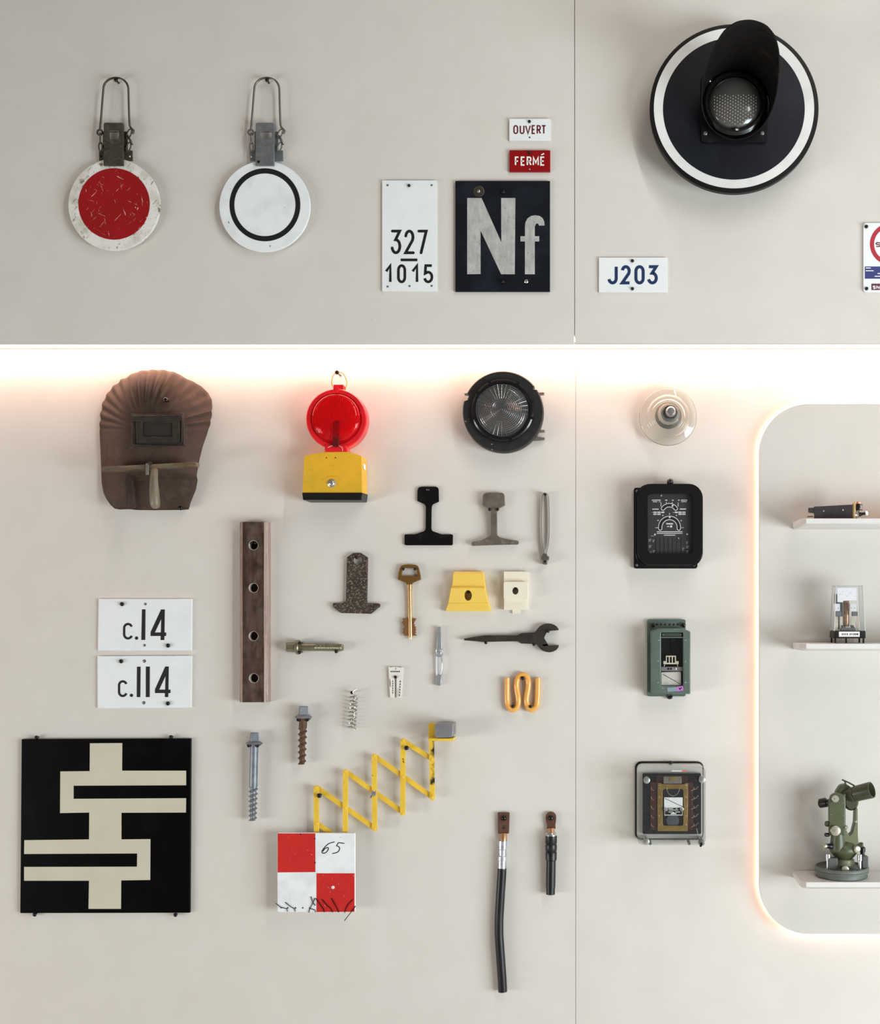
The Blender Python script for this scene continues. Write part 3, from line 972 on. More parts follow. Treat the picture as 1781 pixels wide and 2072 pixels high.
fr = [(616.7, 924), (622, 921.5), (650, 916.2), (660, 915.2), (696, 914.6), (705.7, 915), (728, 921.2), (732.6, 924), (733.6, 999.3), (613, 998.8)]
bk = [(u + (2 if u > 680 else -2) * .4, v) for u, v in fr]
MB(t).loft([(bk, 2), (fr, 54)]).build('battery_box', YELBOX, bevel=2.2, seg=3)
MB(t).loft([([(614, 996), (736, 996), (734, 1013), (617, 1013)], 4), ([(612.5, 997.5), (734.5, 997.5), (732.5, 1012.5), (668, 1014.5), (614.5, 1011)][:4] if False else [(612.5, 997.5), (735, 997.5), (733, 1012.5), (614.5, 1012)], 56)]).build('foot', BLKPLAST, bevel=1.2)
MB(t).box(663, 964.5, 686, 967.3, 53.5, 55.2).build('name_ridge', YELBOX, bevel=.4)
MB(t).lathe(672.3, 978.3, [(0, 54), (8.6, 54), (8.6, 55), (6.6, 55.8), (6, 57), (4, 58.6), (0, 59.2)], 28).build('lock_screw', SILVER)
for u in (661.8, 679.6):
    dot_screw(t, u, 926.6, 1.2, 54, BLKMATT, 'vent_hole', .5)
mb = MB(t)
mb.add([(733.6, 936, 40), (734.2, 938, 20), (734.5, 949, 20), (733.9, 947, 40)], [[0, 1, 2, 3]])
mb.build('side_sticker', WHITEPRINT, flatshade=True)
pin(681.7, 753.2, 'holding the yellow wire ring of the red warning lamp', 36, 0, 4.6)

# ------------------------------------------------------------------ round black lamp with ribbed lens
zz = Z(900, 730, .13475)
t = Thing('signal_lamp', 'round black flanged lamp with ribbed clear glass lens', 'lamp', 1017, 831, 0, 40)
fl = []
for i in range(120):
    a = 360 * i / 120
    r = 82.0
    if 196 < a < 205 or 322 < a < 327:
        r = 76.5
    fl.append((1017.5 + r * math.cos(math.radians(a)), 831.8 + r * math.sin(math.radians(a)) * 1.005))
MB(t).loft([([(1017.5 + (x - 1017.5) * .96, 831.8 + (y - 831.8) * .96) for x, y in fl], 0), (fl, 10), (fl, 32), ([(1017.5 + (x - 1017.5) * .975, 831.8 + (y - 831.8) * .975) for x, y in fl], 36)]).build('flange', LAMPBLK, angle=30)
MB(t).lathe(1017.5, 830.5, [(54, 35), (64, 35), (63, 44), (60, 46), (56, 46), (54, 42)], 80).build('bezel', BAKEL, angle=30)
prof = [(54.5, 36), (54.5, 41)]
for k in range(15):
    r0 = 54 - k * 3.55
    base = 41 + 11 * (1 - (r0 / 54) ** 2)
    prof += [(r0 - .3, base), (r0 - 1.5, base + 1.3), (r0 - 3.2, base + .9)]
prof += [(0, 53)]
MB(t).lathe(1016, 830, [(0, 36)] + prof, 72).build('lens', FRESNEL, angle=12)
mb = MB(t)
for i in range(36):
    a = 2 * PI * i / 36
    mb.tube([(1016 + r * math.cos(a), 830 + r * math.sin(a), 41.3 + 11 * (1 - (r / 54) ** 2) + 1.0) for r in (22, 34, 44, 52.5)], .45, 5)
mb.build('lens_ribs', FRESNEL, kind='stuff')
for a in (15, 75, 120, 165, 215, 245, 300, 345):
    ar = math.radians(a)
    MB(t).lathe(1017.5 + 62 * math.cos(ar), 830.5 + 62 * math.sin(ar), [(0, 36), (3.4, 36), (3, 47), (0, 47.5)], 10).build('bezel_clip', BAKEL)
for pl in ([(936.5, 791), (954, 790), (954, 795.5), (947, 795.5), (937, 794.5)], [(1078, 789.5), (1098, 788.5), (1101, 790.5), (1100, 794), (1086, 795), (1084, 800), (1078, 800)],
           [(1078, 866.5), (1085, 866), (1101, 866), (1101, 870.5), (1088, 871), (1085.5, 876), (1088, 881), (1101, 881.5), (1101, 886), (1080, 888), (1074, 886)]):
    MB(t).prism(pl, 3, 13).build('bracket_arm', GREYMET, bevel=.6)
for u, v in ((942, 852), (995, 909), (995, 898)):
    dot_screw(t, u, v, 1.5, 35.8, GREYMET, 'rivet', .8)

# ------------------------------------------------------------------ glass insulator
t = Thing('glass_insulator', 'clear glass disc insulator with steel bolt in its centre', 'insulator', 1354, 839, 0, 40)
g = [(0, 12), (55, 12), (57.5, 13), (59, 16), (58.2, 19), (56, 20.5), (46, 22), (43.5, 23.5), (42, 27), (39.5, 28.5), (36.5, 27.5), (34.5, 28.5), (32, 33), (29.5, 34), (27, 33), (25, 36), (23, 42), (21, 44), (18, 44), (0, 44)]
MB(t).lathe(1353, 840, g, 88).build('shed', GLASS, angle=50)
MB(t).lathe(1355, 838, [(0, 0), (11, 0), (11, 50), (17.5, 51), (18.5, 55), (15, 58), (0, 58)], 36).build('cap', M('grey cement cap', (108, 112, 106), .5, .4))
MB(t).lathe(1356, 837, [(0, 58), (11, 58), (10, 72), (7, 76), (0, 77)], 24).build('bolt', BOLTMET)
MB(t).lathe(1356, 837, [(0, 57), (14, 57), (14, 62), (0, 62)], 6).build('nut', M('dark nut', (92, 82, 76), .4, .7))

# ------------------------------------------------------------------ black electrical meter
zz = Z(1260, 950, .10668)
t = Thing('relay_box', 'black bakelite control box with two curved dial slots', 'relay', 1356, 1061, 0, 46)
MB(t).prism(rrect(1283.5, 983, 1414.5, 1149, 5, 4), 0, 8).build('base_plate', BAKEL, bevel=.8)
for u, v in ((1290, 990), (1407, 1142), (1290, 1142)):
    dot_screw(t, u, v, 2.6, 8, GREYSCREW, 'base_screw')
win = rrect(1311, 999, 1402.3, 1120.5, 9, 5)
outc = rrect(1290.5, 979, 1421.5, 1143, 27, 8)
MB(t).prism(outc, 8, 46, [win]).build('cover', BAKEL, bevel=3, seg=3)
MB(t).prism(rrect(1287, 976, 1425, 1146, 29, 8), 8, 15, [rrect(1300, 990, 1410, 1130, 20, 6)]).build('cover_rim', BAKEL, bevel=1)
DIAL_ = MB(t).prism(rrect(1309, 997, 1404.5, 1122.5, 9, 5), 20, 31).build('dial_plate', METPANEL, flatshade=True)
MB(t).prism(rrect(1310, 998, 1403.5, 1121.5, 9, 5), 40, 41.5).build('glass_pane', PANE, flatshade=True)
MB(t).lathe(1357, 974, [(0, 22), (6.5, 22), (7, 30), (6, 42), (3, 46), (0, 47)], 24).build('top_knob', BAKEL)


def slot(cx, cy, r, a0, a1, hw, legs=0):
    p = arc(*zz(cx, cy), r * .10668, r * .10668, a0, a1, 24)
    if legs:
        p = [(p[0][0], p[0][1] + legs * .10668)] + p + [(p[-1][0], p[-1][1] + legs * .10668)]
    MB(t).ribbon(p, hw * 2 * .10668, 31.3, 'round').build('dial_slot', WHITEPRINT, DIAL_, flatshade=True)
    MB(t).ribbon(p, (hw * 2 - 28) * .10668, 31.6, 'round').build('slot_opening', DARKHOLE, DIAL_, flatshade=True)


slot(895, 812, 147, -146, -34, 40)
slot(898, 1085, 177, -180, 0, 40, 25)
mb = MB(t)


def bar(x0, y0, x1, y1):
    mb.flat([zz(x0, y0), zz(x1, y0), zz(x1, y1), zz(x0, y1)], 31.5)


for x0, y0, x1, y1 in ((560, 560, 730, 578), (580, 592, 665, 608), (690, 595, 725, 605), (815, 560, 855, 580), (945, 560, 975, 580), (1060, 560, 1090, 580), (1115, 560, 1240, 578), (1120, 590, 1225, 606),
                       (570, 732, 690, 750), (1095, 728, 1215, 750), (590, 788, 652, 815), (664, 788, 726, 815), (736, 788, 800, 815), (590, 826, 652, 850), (664, 826, 728, 850), (560, 800, 580, 806),
                       (995, 788, 1060, 815), (1070, 788, 1132, 815), (1142, 788, 1204, 815), (1070, 824, 1132, 850), (1142, 824, 1204, 850), (960, 798, 985, 806),
                       (728, 610, 740, 690), (830, 605, 842, 630), (945, 605, 957, 630), (1055, 615, 1068, 690), (890, 815, 902, 850), (835, 1008, 965, 1032), (850, 1062, 890, 1080),
                       (625, 1090, 680, 1100), (1120, 1090, 1170, 1100), (655, 1165, 1145, 1180), (655, 1196, 1145, 1210), (790, 1230, 1010, 1244), (545, 1250, 600, 1256)):
    bar(x0, y0, x1, y1)
for x, y in ((770, 860), (1030, 860), (680, 955), (1120, 960)):
    mb.flat(circ(*zz(x, y), 1.3, 8), 31.5)
mb.build('dial_print', WHITEPRINT, DIAL_, flatshade=True, kind='stuff')
mb = MB(t)
for x0, y0, x1, y1 in ((500, 1310, 555, 1365), (575, 1325, 618, 1370), (505, 1430, 555, 1490), (575, 1525, 622, 1570), (520, 1545, 560, 1575), (1215, 1360, 1255, 1410), (1215, 1440, 1270, 1460), (1125, 1480, 1180, 1560), (1220, 1530, 1265, 1570)):
    a, b_ = zz(x0, y0), zz(x1, y1)
    for k in range(3):
        mb.flat([(a[0], a[1] + k * 2), (b_[0] - k, a[1] + k * 2), (b_[0] - k, a[1] + k * 2 + 1.1), (a[0], a[1] + k * 2 + 1.1)], 31.6)
mb.build('worn_print', M('worn print', (176, 174, 170), .6), DIAL_, flatshade=True, kind='stuff')
for x, y, r in ((955, 675, 20), (900, 895, 20), (925, 1070, 24), (615, 1225, 20), (1235, 1220, 16), (740, 484, 14), (1070, 1296, 12)):
    dot_screw(t, *zz(x, y), r * .10668, 31.6, WHITEPRINT, 'dial_screw', 1.5, DIAL_)
for x in (640, 720, 800, 880, 960, 1040, 1120):
    MB(t).box(zz(x, 0)[0], zz(0, 1290)[1], zz(x + 22, 0)[0], zz(0, 1590)[1], 31, 32.5).build('terminal_rib', METPANEL, DIAL_, flatshade=True)

# ------------------------------------------------------------------ green relay box
zz = Z(1280, 1230, .09653)
t = Thing('relay_box', 'green metal relay box with tall window and card inside', 'relay', 1357, 1338, 0, 44)
MB(t).prism(rrect(1311, 1253.5, 1390, 1411.5, 4, 4), 0, 8).build('base_plate', GRNHAM, bevel=.8)
body = zz([(385, 492), (432, 470), (560, 428), (1060, 428), (1135, 462), (1215, 492), (1215, 1805), (392, 1805)])
winp = zz([(600, 515), (1062, 515), (1062, 1635), (600, 1635)])
MB(t).prism(body, 8, 46, [winp]).build('cover', GRNHAM, bevel=3.2, seg=2)
MB(t).prism(zz([(590, 500), (1075, 500), (1075, 1640), (590, 1640)]), 9, 12).build('inner_back', DARKHOLE, flatshade=True)
MB(t).prism(zz([(615, 525), (1035, 525), (1035, 600), (615, 600)]), 38, 41).build('name_plate', GRNDARK, bevel=.3)
MB(t).prism(zz([(600, 608), (1060, 608), (1060, 632), (600, 632)]), 36, 44).build('window_bar', GRNHAM, bevel=.4)
for x in (645, 1018):
    dot_screw(t, *zz(x, 563), 1.6, 41, SILVER, 'plate_screw')
cb = zz([(705, 1005), (918, 1005), (918, 1120), (975, 1120), (975, 1185), (650, 1185), (650, 1120), (705, 1120)])
hs = [list(reversed(zz([(x, 1030), (x + 42, 1030), (x + 42, 1155), (x, 1155)]))) for x in (725, 788, 852)]
MB(t).prism(cb, 30, 36, hs).build('contact_comb', IVORY, bevel=.3)
for x0, x1 in ((665, 640), (950, 975)):
    MB(t).tube([(*zz(x0 + 20 if x0 < 800 else x0, 1185), 33), (*zz(x0, 1235), 33)], .9, 6).build('comb_leg', IVORY)
mb = MB(t)
for k in range(7):
    a = math.radians(62 - k * 9)
    x0, y0 = 760 + k * 14, 700
    mb.tube([(*zz(830 + k * 12, 640), 20), (*zz(860 + k * 26, 960), 14)], .7, 5)
mb.build('inner_wires', M('dark wiring', (46, 40, 34), .5), kind='stuff')
MB(t).prism(zz([(605, 1240), (1060, 1240), (1060, 1330), (605, 1330)]), 30, 37).build('grey_strip', M('grey strip', (138, 132, 130), .5), bevel=.4)
for x, r in ((755, 22), (810, 20), (855, 26), (905, 30)):
    dot_screw(t, *zz(x, 1280), r * .09653, 37, SILVER if r > 25 else BLKMATT, 'strip_screw')
MB(t).prism(zz([(612, 1355), (1022, 1345), (1025, 1625), (612, 1628)]), 34, 35).build('paper_card', CARD, flatshade=True)
MB(t).ribbon(zz([(640, 1395), (1010, 1600)]), 1.2, 35.3).build('ruled_line', LINE, flatshade=True)
MB(t).prism(zz([(603, 620), (1055, 620), (1055, 1630), (603, 1630)]), 42, 43).build('window_pane', PANE, flatshade=True)
MB(t).prism(zz([(725, 1672), (935, 1660), (935, 1742), (735, 1757)]), 46, 46.5).build('tape_strip', BLUEGREY, flatshade=True)
MB(t).prism(zz([(930, 1655), (1055, 1635), (1062, 1730), (935, 1748)]), 46, 46.7).build('pink_sticker', PINK, flatshade=True)
MB(t).ribbon(zz([(972, 1675), (995, 1705), (1030, 1665)]), 2.2, 46.9).build('ink_tick', PURPLE, flatshade=True)
for x, y in ((545, 675), (540, 1115), (540, 1562), (1112, 675), (1112, 1120), (1110, 1562), (640, 1678)):
    dot_screw(t, *zz(x, y), 1.5, 46, SILVER, 'rivet', .8)
for k, x in enumerate((530, 615, 700, 798, 885, 970)):
    MB(t).lathe(*zz(x, 352), [(0, 8), (1.9, 8), (1.9, 8.5), (0, 8.5)], 12).build('plate_hole', DARKHOLE)
MB(t).prism(circ(1357, 1411, 6.5, 20), 1, 9, [list(reversed(circ(1357, 1411, 3.4, 20)))]).build('hanging_lug', GRNDARK, bevel=.5)
pin(1321.3, 1265, 'in the upper left corner of the green relay box', 14, 0, 4.6, 8)
pin(1383.5, 1265, 'in the upper right corner of the green relay box', 14, 0, 4.6, 8)
pin(1357.5, 1411, 'in the lug below the green relay box', 12, 0, 3.6)

# ------------------------------------------------------------------ clear relay box
zz = Z(1260, 1520, .10668)
t = Thing('relay_box', 'clear cased relay with brass frame and white card', 'relay', 1360, 1628, 0, 40)
MB(t).prism(rrect(1286, 1545, 1427, 1706, 13, 6), 0, 4).build('back_gasket', GASKET, bevel=.8)
MB(t).prism(rrect(1290, 1549, 1424, 1702, 10, 6), 4, 8).build('back_panel', M('pale back panel', (196, 194, 188), .6), flatshade=True)
oc = rrect(1289, 1548, 1427, 1706, 13, 6)
ic = rrect(1292, 1551, 1424, 1703, 11, 6)
MB(t).prism(oc, 5, 62, [list(reversed(ic))]).build('case_wall', CLEAR, bevel=.6)
MB(t).prism(rrect(1290, 1549, 1426, 1705, 12, 6), 60, 63).build('case_front', CLEAR, bevel=.8)
MB(t).prism(rrect(1301, 1567, 1420.5, 1691, 3, 3), 8, 22).build('inner_block', BAKEL, bevel=.8)
for x0, x1 in ((535, 668), (1240, 1335)):
    MB(t).prism(zz([(x0, 600), (x1, 600), (x1, 1500), (x0, 1500)]), 22, 34).build('side_block', MAROON, bevel=.8)
MB(t).prism(zz([(650, 480), (1240, 480), (1240, 620), (650, 620)]), 22, 30).build('top_block', MAROON, bevel=.6)
MB(t).prism(zz([(780, 490), (1120, 490), (1120, 620), (780, 620)]), 30, 38).build('coil_plate', GREYMET, bevel=.6)
MB(t).prism(zz([(890, 500), (1015, 500), (1015, 555), (890, 555)]), 38, 40).build('coil_tag', BRASS, bevel=.3)
MB(t).prism(zz([(668, 612), (740, 612), (745, 630), (1178, 630), (1185, 612), (1245, 612), (1235, 1520), (668, 1520)]), 34, 38, [list(reversed(rrect(*zz(760, 720), *zz(1158, 1418), 5, 4)))]).build('brass_frame', BRASS, bevel=.5)
for y in (655, 700, 876, 1052, 1228, 1403):
    for x in (706, 1210):
        dot_screw(t, *zz(x - (y - 655) * .012, y), 1.5, 38, SILVER, 'frame_screw', 1.2)
MB(t).prism(zz([(765, 725), (1155, 725), (1155, 1415), (765, 1415)]), 22, 28).build('inner_core', M('dark core', (34, 34, 38), .4), flatshade=True)
MB(t).tube([(*zz(960 + 120 * math.cos(a * PI / 10), 700 + 150 * math.sin(a * PI / 10)), 39) for a in range(11)], .9, 6).build('spring_arc', SILVER)
MB(t).prism(zz([(790, 878), (1140, 878), (1140, 1072), (790, 1072)]), 38, 39).build('paper_card', CARDW, flatshade=True)
MB(t).ribbon(zz([(800, 895), (1140, 1055)]), 1.1, 39.3).build('ruled_line', LINE, flatshade=True)
MB(t).prism(zz([(795, 1072), (1140, 1072), (1140, 1222), (795, 1222)]), 37, 38.5).build('data_plate', M('data plate rim', (200, 202, 206), .4), flatshade=True)
MB(t).flat(zz([(806, 1076), (1130, 1076), (1130, 1204), (806, 1204)]), 38.8).build('data_face', BAKEL, flatshade=True)
mb = MB(t)
for x0, y0, x1, y1 in ((870, 1085, 960, 1096), (1010, 1085, 1040, 1096), (880, 1112, 1060, 1124), (870, 1148, 960, 1160), (1000, 1148, 1090, 1160), (915, 1175, 1020, 1195), (950, 1160, 985, 1176)):
    mb.flat([zz(x0, y0), zz(x1, y0), zz(x1, y1), zz(x0, y1)], 39)
mb.build('plate_print', WHITEPRINT, flatshade=True, kind='stuff')
for x in (822, 1124):
    MB(t).lathe(*zz(x, 1100), [(0, 38), (4, 38), (4, 43), (2.5, 45), (0, 45.5)], 16).build('thumb_screw', SILVER)
MB(t).lathe(*zz(955, 1330), [(0, 28), (13, 28), (13, 33), (0, 34)], 28).build('coil_end', M('grey coil end', (88, 90, 98), .35, .4))
for y in (740, 915, 1092, 1260, 1430):
    for s_, x in ((1, 548), (-1, 1358)):
        x1 = x + 50 * s_
        MB(t).tube([(*zz(x, y - 45), 35), (*zz(x + 8 * s_, y), 35), (*zz(x1, y + 12), 36)], .9, 6).build('contact_clip', COPPERBR)
    MB(t).tube([(*zz(1440, y - 60), 30), (*zz(1400, y - 10), 30), (*zz(1350, y + 5), 30)], .8, 6).build('contact_wire', SILVER)
    MB(t).box(*zz(410, y - 25), *zz(530, y + 60), 22, 27).build('terminal_rib', BAKEL, bevel=.5)
for x, y in ((450, 522), (1490, 512), (440, 1672), (1482, 1690)):
    MB(t).lathe(*zz(x, y), [(0, 8), (3.6, 8), (3.6, 60), (6.6, 60), (6.6, 65), (3, 66), (0, 66)], 20).build('corner_bolt', SILVER if (x, y) != (1482, 1690) else GREYSCREW)
MB(t).box(*zz(925, 345), *zz(1120, 368), 54, 56).build('paper_tab', WHITEPRINT, flatshade=True)
MB(t).box(*zz(1120, 342), *zz(1220, 368), 54, 56.5).build('red_tab', PALERED, flatshade=True)
for x in (525, 1265):
    MB(t).lathe(*zz(x, 1752), [(0, 10), (3, 10), (3, 40), (0, 40)], 12).build('foot_stud', BLKMATT)
MB(t).tube([(*zz(1480, 1690), 66), (*zz(1465, 1765), 62)], 2.4, 8).build('seal_tail', BLKMATT)
MB(t).tube([(*zz(1480, 1680), 58), (*zz(1420, 1570), 50), (*zz(1405, 1470), 40)], .7, 6).build('seal_wire', SILVER)
pin(1357, 1543.5, 'at the top of the clear cased relay', 12, 0, 4.2)

# ------------------------------------------------------------------ shelves
SD = 110.0   # shelf depth


def shelf(v, where):
    """v: height of the top face, in grid units on the panel's face"""
    t = Thing('wall_shelf', 'white wall shelf with chamfered corners carrying ' + where, 'shelf', 1760, v, PN, 0, group='white shelves on the backlit panel', mono=True)
    x0, x1 = 1604, 2250
    plan = [(x0, 0), (x1, 0), (x1, SD - 9), (x1 - 9, SD), (x0 + 10, SD), (x0, SD - 12)]
    inn = [(x0 + 3, 0), (x1 - 3, 0), (x1 - 3, SD - 13), (x1 - 13, SD - 7), (x0 + 13, SD - 7), (x0 + 4, SD - 16)]
    n = len(plan)
    pts = [(u, v, d) for u, d in plan] + [(u, v + 10, d) for u, d in plan] + [(u, v + 14, d) for u, d in inn]
    faces = [list(range(n)), [2 * n + i for i in reversed(range(n))]]
    for k in range(2):
        for i in range(n):
            j = (i + 1) % n
            faces.append([k * n + i, k * n + j, (k + 1) * n + j, (k + 1) * n + i])
    MB(t).add(pts, faces).build('wall_shelf', SHELF, bevel=.8)


def on_panel_v(v, d):
    """grid height on the panel of a point seen at v and standing d off the panel"""
    return CY + (v - CY) * (D - PN - d) / (D - PN)


V1, V2, V3 = on_panel_v(1049, SD), on_panel_v(1302.5, SD), on_panel_v(1785, SD)


def seen_v(v, d):
    return CY + (v - CY) * (D - PN) / (D - PN - d)


shelf(V1, 'the long dark plug-in relay')
shelf(V2, 'the small clear relay')
shelf(V3, 'the olive theodolite')

# --- dark plug-in relay lying on the top shelf
dm = 55.0
vb1 = seen_v(V1, dm)
t = Thing('plug_relay', 'long dark plug-in relay with cream end plate and plug on top shelf', 'relay', 1700, vb1, PN, dm)


def yawed(u, h, w):
    """point of a body turned about the vertical: u along its length from the left end, w across"""
    a = math.radians(34)
    return (1656 + u * math.cos(a) + w * math.sin(a), vb1 - h, 14 + u * math.sin(a) - w * math.cos(a) + 22)


def ybox(name, mat, u0, u1, h0, h1, w0, w1, bevel=.5, parent=None):
    pts = [yawed(u, h, w) for u in (u0, u1) for h in (h0, h1) for w in (w0, w1)]
    return MB(t).add(pts, [[0, 1, 3, 2], [4, 5, 7, 6], [0, 1, 5, 4], [2, 3, 7, 6], [0, 2, 6, 4], [1, 3, 7, 5]]).build(name, mat, parent, bevel=bevel)


ybox('body', RELAYBODY, 0, 84, 0.3, 29, -14, 12, 1)
ybox('rear_cap', RELAYBODY, -13, 0, 17, 27, -13, 11, .8)
ybox('rear_pin', COPPER, -19, 0, 9, 11, -4, -1, .2)
ybox('rear_foot', IVORY, -1.5, .5, 1, 14, -13, 10, .3)
ybox('end_flange', BRASS, 84, 86.5, 0.3, 31, -15, 13, .3)
ybox('end_plate', CREAM, 86.5, 90, 0.3, 35, -15, 13, .4)
ybox('window_block', BAKEL, 90, 98, 17, 30, -13, 3, .6)
ybox('window_face', SILVER, 98, 98.6, 19, 28, -9, 0, .3)
ybox('red_tab', PALERED, 88, 93, 30, 35, -8, -3, .3)
MB(t).axial(yawed(90, 9, -6), yawed(96, 9, -6), [(0, 9), (.5, 9), (.55, 6.5), (1, 6)], 24).build('plug_ring', SILVER)
MB(t).axial(yawed(94, 9, -6), yawed(110, 11, -6), [(0, 4.4), (.25, 4.4), (.3, 3), (.8, 2.6), (.82, 4), (1, 3.6)], 18).build('plug_stem', BLKPLAST)
MB(t).axial(yawed(109, 11, -6), yawed(112, 11.4, -6), [(0, 4.6), (.7, 4.6), (1, 3)], 18).build('plug_cap', SILVERW)
for u in (22, 64):
    MB(t).axial(yawed(u, 19, -14), yawed(u, 19, -15.2), [(0, 1.7), (.6, 1.7), (1, .8)], 12).build('side_screw', SILVER)

# --- clear relay on the middle shelf
zz = Z(1580, 1160, .11286)
dm = 72.0
t = Thing('clear_relay', 'small clear plug-in relay with copper coil standing on middle shelf', 'relay', 1718, 1290, PN, dm)
vfl = CY + (seen_v(V2, dm) - CY)      # where the shelf's top is, seen at that depth
k = 0.0
h0 = vfl
case_b = [(1686, 30), (1750, 30), (1750, 72), (1686, 72)]


def frus(z, inset):
    """case ring at height z above the shelf"""
    return [(1686.5 + inset, h0 - z, 30 + inset), (1751.5 - inset, h0 - z, 30 + inset), (1751.5 - inset, h0 - z, 76 - inset * .8), (1686.5 + inset, h0 - z, 76 - inset * .8)]


def frustum(name, mat, z0, i0, z1, i1, bevel=1.0):
    p = frus(z0, i0) + frus(z1, i1)
    return MB(t).add(p, [[0, 1, 2, 3], [4, 5, 6, 7]] + [[i, (i + 1) % 4, 4 + (i + 1) % 4, 4 + i] for i in range(4)]).build(name, mat, bevel=bevel)


frustum('base', BLKPLAST, 10, 0, 25, .6)
frustum('case', clear_plastic('relay case', (.95, .95, .95), .03, .6), 25, 1.0, 117, 5, 1.5)
cb_, ct_ = frus(25, 1.4), frus(116, 5.2)
for i_ in range(4):
    MB(t).tube([cb_[i_], ct_[i_]], 1.1, 8).build('case_edge', clear_plastic('acrylic edge', (.8, .8, .8), .55, .9))
MB(t).tube(ct_, .9, 8, True).build('case_edge', clear_plastic('acrylic top edge', (.8, .8, .8), .35, .8))
for u, d in ((1690, 74), (1712, 74), (1747, 74), (1690, 34), (1747, 34)):
    MB(t).box(u - 1.6, h0 - 11, u + 1.6, h0 - .2, d - 2, d + 1.6).build('leg', BLKPLAST, bevel=.2)
for u, d in ((1708, 60), (1716, 66), (1722, 64), (1729, 58)):
    MB(t).tube([(u, h0 - 11, d), (u + 1, h0 - 6, d), (u + .4, h0 - 2, d)], .9, 6).build('pin_contact', CONTACT)
BLAB_ = MB(t).box(1697, h0 - 23.5, 1739, h0 - 13, 75.6, 76.4).build('base_label', WHITEPRINT, flatshade=True)
mb = MB(t)
for x0, x1 in ((1703, 1705), (1706.5, 1708), (1709.5, 1711), (1713, 1715), (1719, 1721), (1722.5, 1724), (1726, 1728), (1729, 1731), (1732, 1736)):
    mb.flat([(x0, h0 - 20), (x1, h0 - 20), (x1, h0 - 17), (x0, h0 - 17)], 76.7)
mb.build('label_print', BLACKPRINT, BLAB_, flatshade=True, kind='stuff')
MB(t).add([(1694.5, h0 - 112, 70.2), (1734, h0 - 112, 70.2), (1734.5, h0 - 87, 71), (1707, h0 - 86, 71), (1706, h0 - 83, 71), (1695, h0 - 83, 71)], [[0, 1, 2, 3, 4, 5]]).build('top_card', CARDW, flatshade=True)
MB(t).box(1686 + 6, h0 - 100, 1697, h0 - 80, 50, 60).build('frame_block', M('dark relay frame', (74, 66, 64), .5), bevel=.5)
MB(t).box(1698, h0 - 84, 1710, h0 - 28, 40, 50).build('frame_plate', GREYBLK, bevel=.5)
MB(t).axial((1716.5, h0 - 96, 52), (1716.5, h0 - 34, 52), [(0, 5.5), (.02, 6.2), (.98, 6.2), (1, 5.5)], 24).build('coil', COIL)
for x0 in (1688.2, 1721):
    blk = MB(t).box(x0, h0 - 80, x0 + 12.5, h0 - 65, 60, 68).build('nylon_block', SILVERW, bevel=.6)
    for q_ in (3, 9):
        dot_screw(t, x0 + q_, h0 - 71, 1.0, 68, GREYSCREW, 'block_screw', .4, blk)
    MB(t).box(x0 + 3 + (2 if x0 > 1700 else 1), h0 - 64, x0 + 16, h0 - 55, 58, 68).build('grey_block', GREYBLK, bevel=.8)
for x0, x1, hh in ((1691.5, 1698, 54), (1702, 1707.5, 54), (1724.5, 1731, 54), (1737, 1742, 56)):
    MB(t).box(x0, h0 - hh, x1, h0 - 26, 58, 61).build('contact_strip', CONTACT, bevel=.4)
MB(t).box(1703, h0 - 31, 1733, h0 - 25.5, 50, 68).build('coil_foot', GREYBLK, bevel=.8)
for x in (1706, 1710, 1724, 1728):
    MB(t).tube([(x, h0 - 36, 62), (x + 2, h0 - 30, 66)], 1.1, 6).build('coil_lead', BLKPLAST)

# --- theodolite on the lower shelf
zz = Z(1580, 1500, .15446)
dm = 54.0
vf = seen_v(V3, dm)
t = Thing('theodolite', 'olive green theodolite on a grey round base on lowest shelf', 'theodolite', 1703, vf, PN, dm)
UC = 1703.5


def vlathe(name, mat, u, d, prof, n=48, angle=35, parent=None):
    """upright turned part; prof = [(r, height above the shelf)]"""
    return MB(t).axial((u, vf, d), (u, vf - 1, d), [(h, r) for r, h in prof], n).build(name, mat, parent, angle=angle)


vlathe('base_dish', BASEGRY, UC, dm, [(0, .2), (50, .2), (51.5, 2), (51.5, 9), (54, 10), (54.5, 13), (53.5, 14), (54.5, 15), (54.5, 19), (53, 21), (50, 21), (49, 17), (0, 17)], 72)
for u0, u1, d0_, d1_, h1 in ((1672, 1690, 66, 84, 42), (1741, 1753, 58, 76, 44), (1706, 1716, 12, 28, 40)):
    MB(t).box(u0, vf - h1, u1, vf - 17, d0_, d1_).build('clamp_block', M('slate block', (86, 88, 86), .4), bevel=1.2)
for u, d in ((1671.5, 78), (1734.5, 80), (1712, 26)):
    vlathe('foot_screw', SILVER, u, d, [(0, 17), (6, 17), (6, 20), (3.4, 21), (3.4, 36), (4.8, 37), (4.8, 49), (0, 49.5)], 20)
vlathe('dark_knob', BLKPLAST, 1745, 56, [(0, 44), (4.5, 44), (4.5, 49), (6, 50), (6, 58), (4, 60), (0, 60)], 20)
vlathe('tribrach', OLIVELT, 1710, dm, [(0, 24), (20, 24), (20, 27), (19, 28), (19, 34), (17, 36), (0, 36)], 40)
MB(t).axial((1703, vf - 22, 84), (1703, vf - 22, 96), [(0, 5), (.5, 5), (.55, 7), (.95, 7), (1, 5)], 24).build('focus_knob', KNOBSTL)
vlathe('lower_bowl', OLIVE, 1708, dm, [(0, 34), (14, 34), (16, 37), (20, 40), (27, 48), (29, 52), (29, 58), (27, 62), (22, 68), (16, 72), (0, 72)], 44)
vlathe('cone_tube', OLIVE, 1691.5, 72, [(0, 54), (6.5, 54), (6, 60), (4.6, 76), (4.2, 88), (0, 88)], 24)
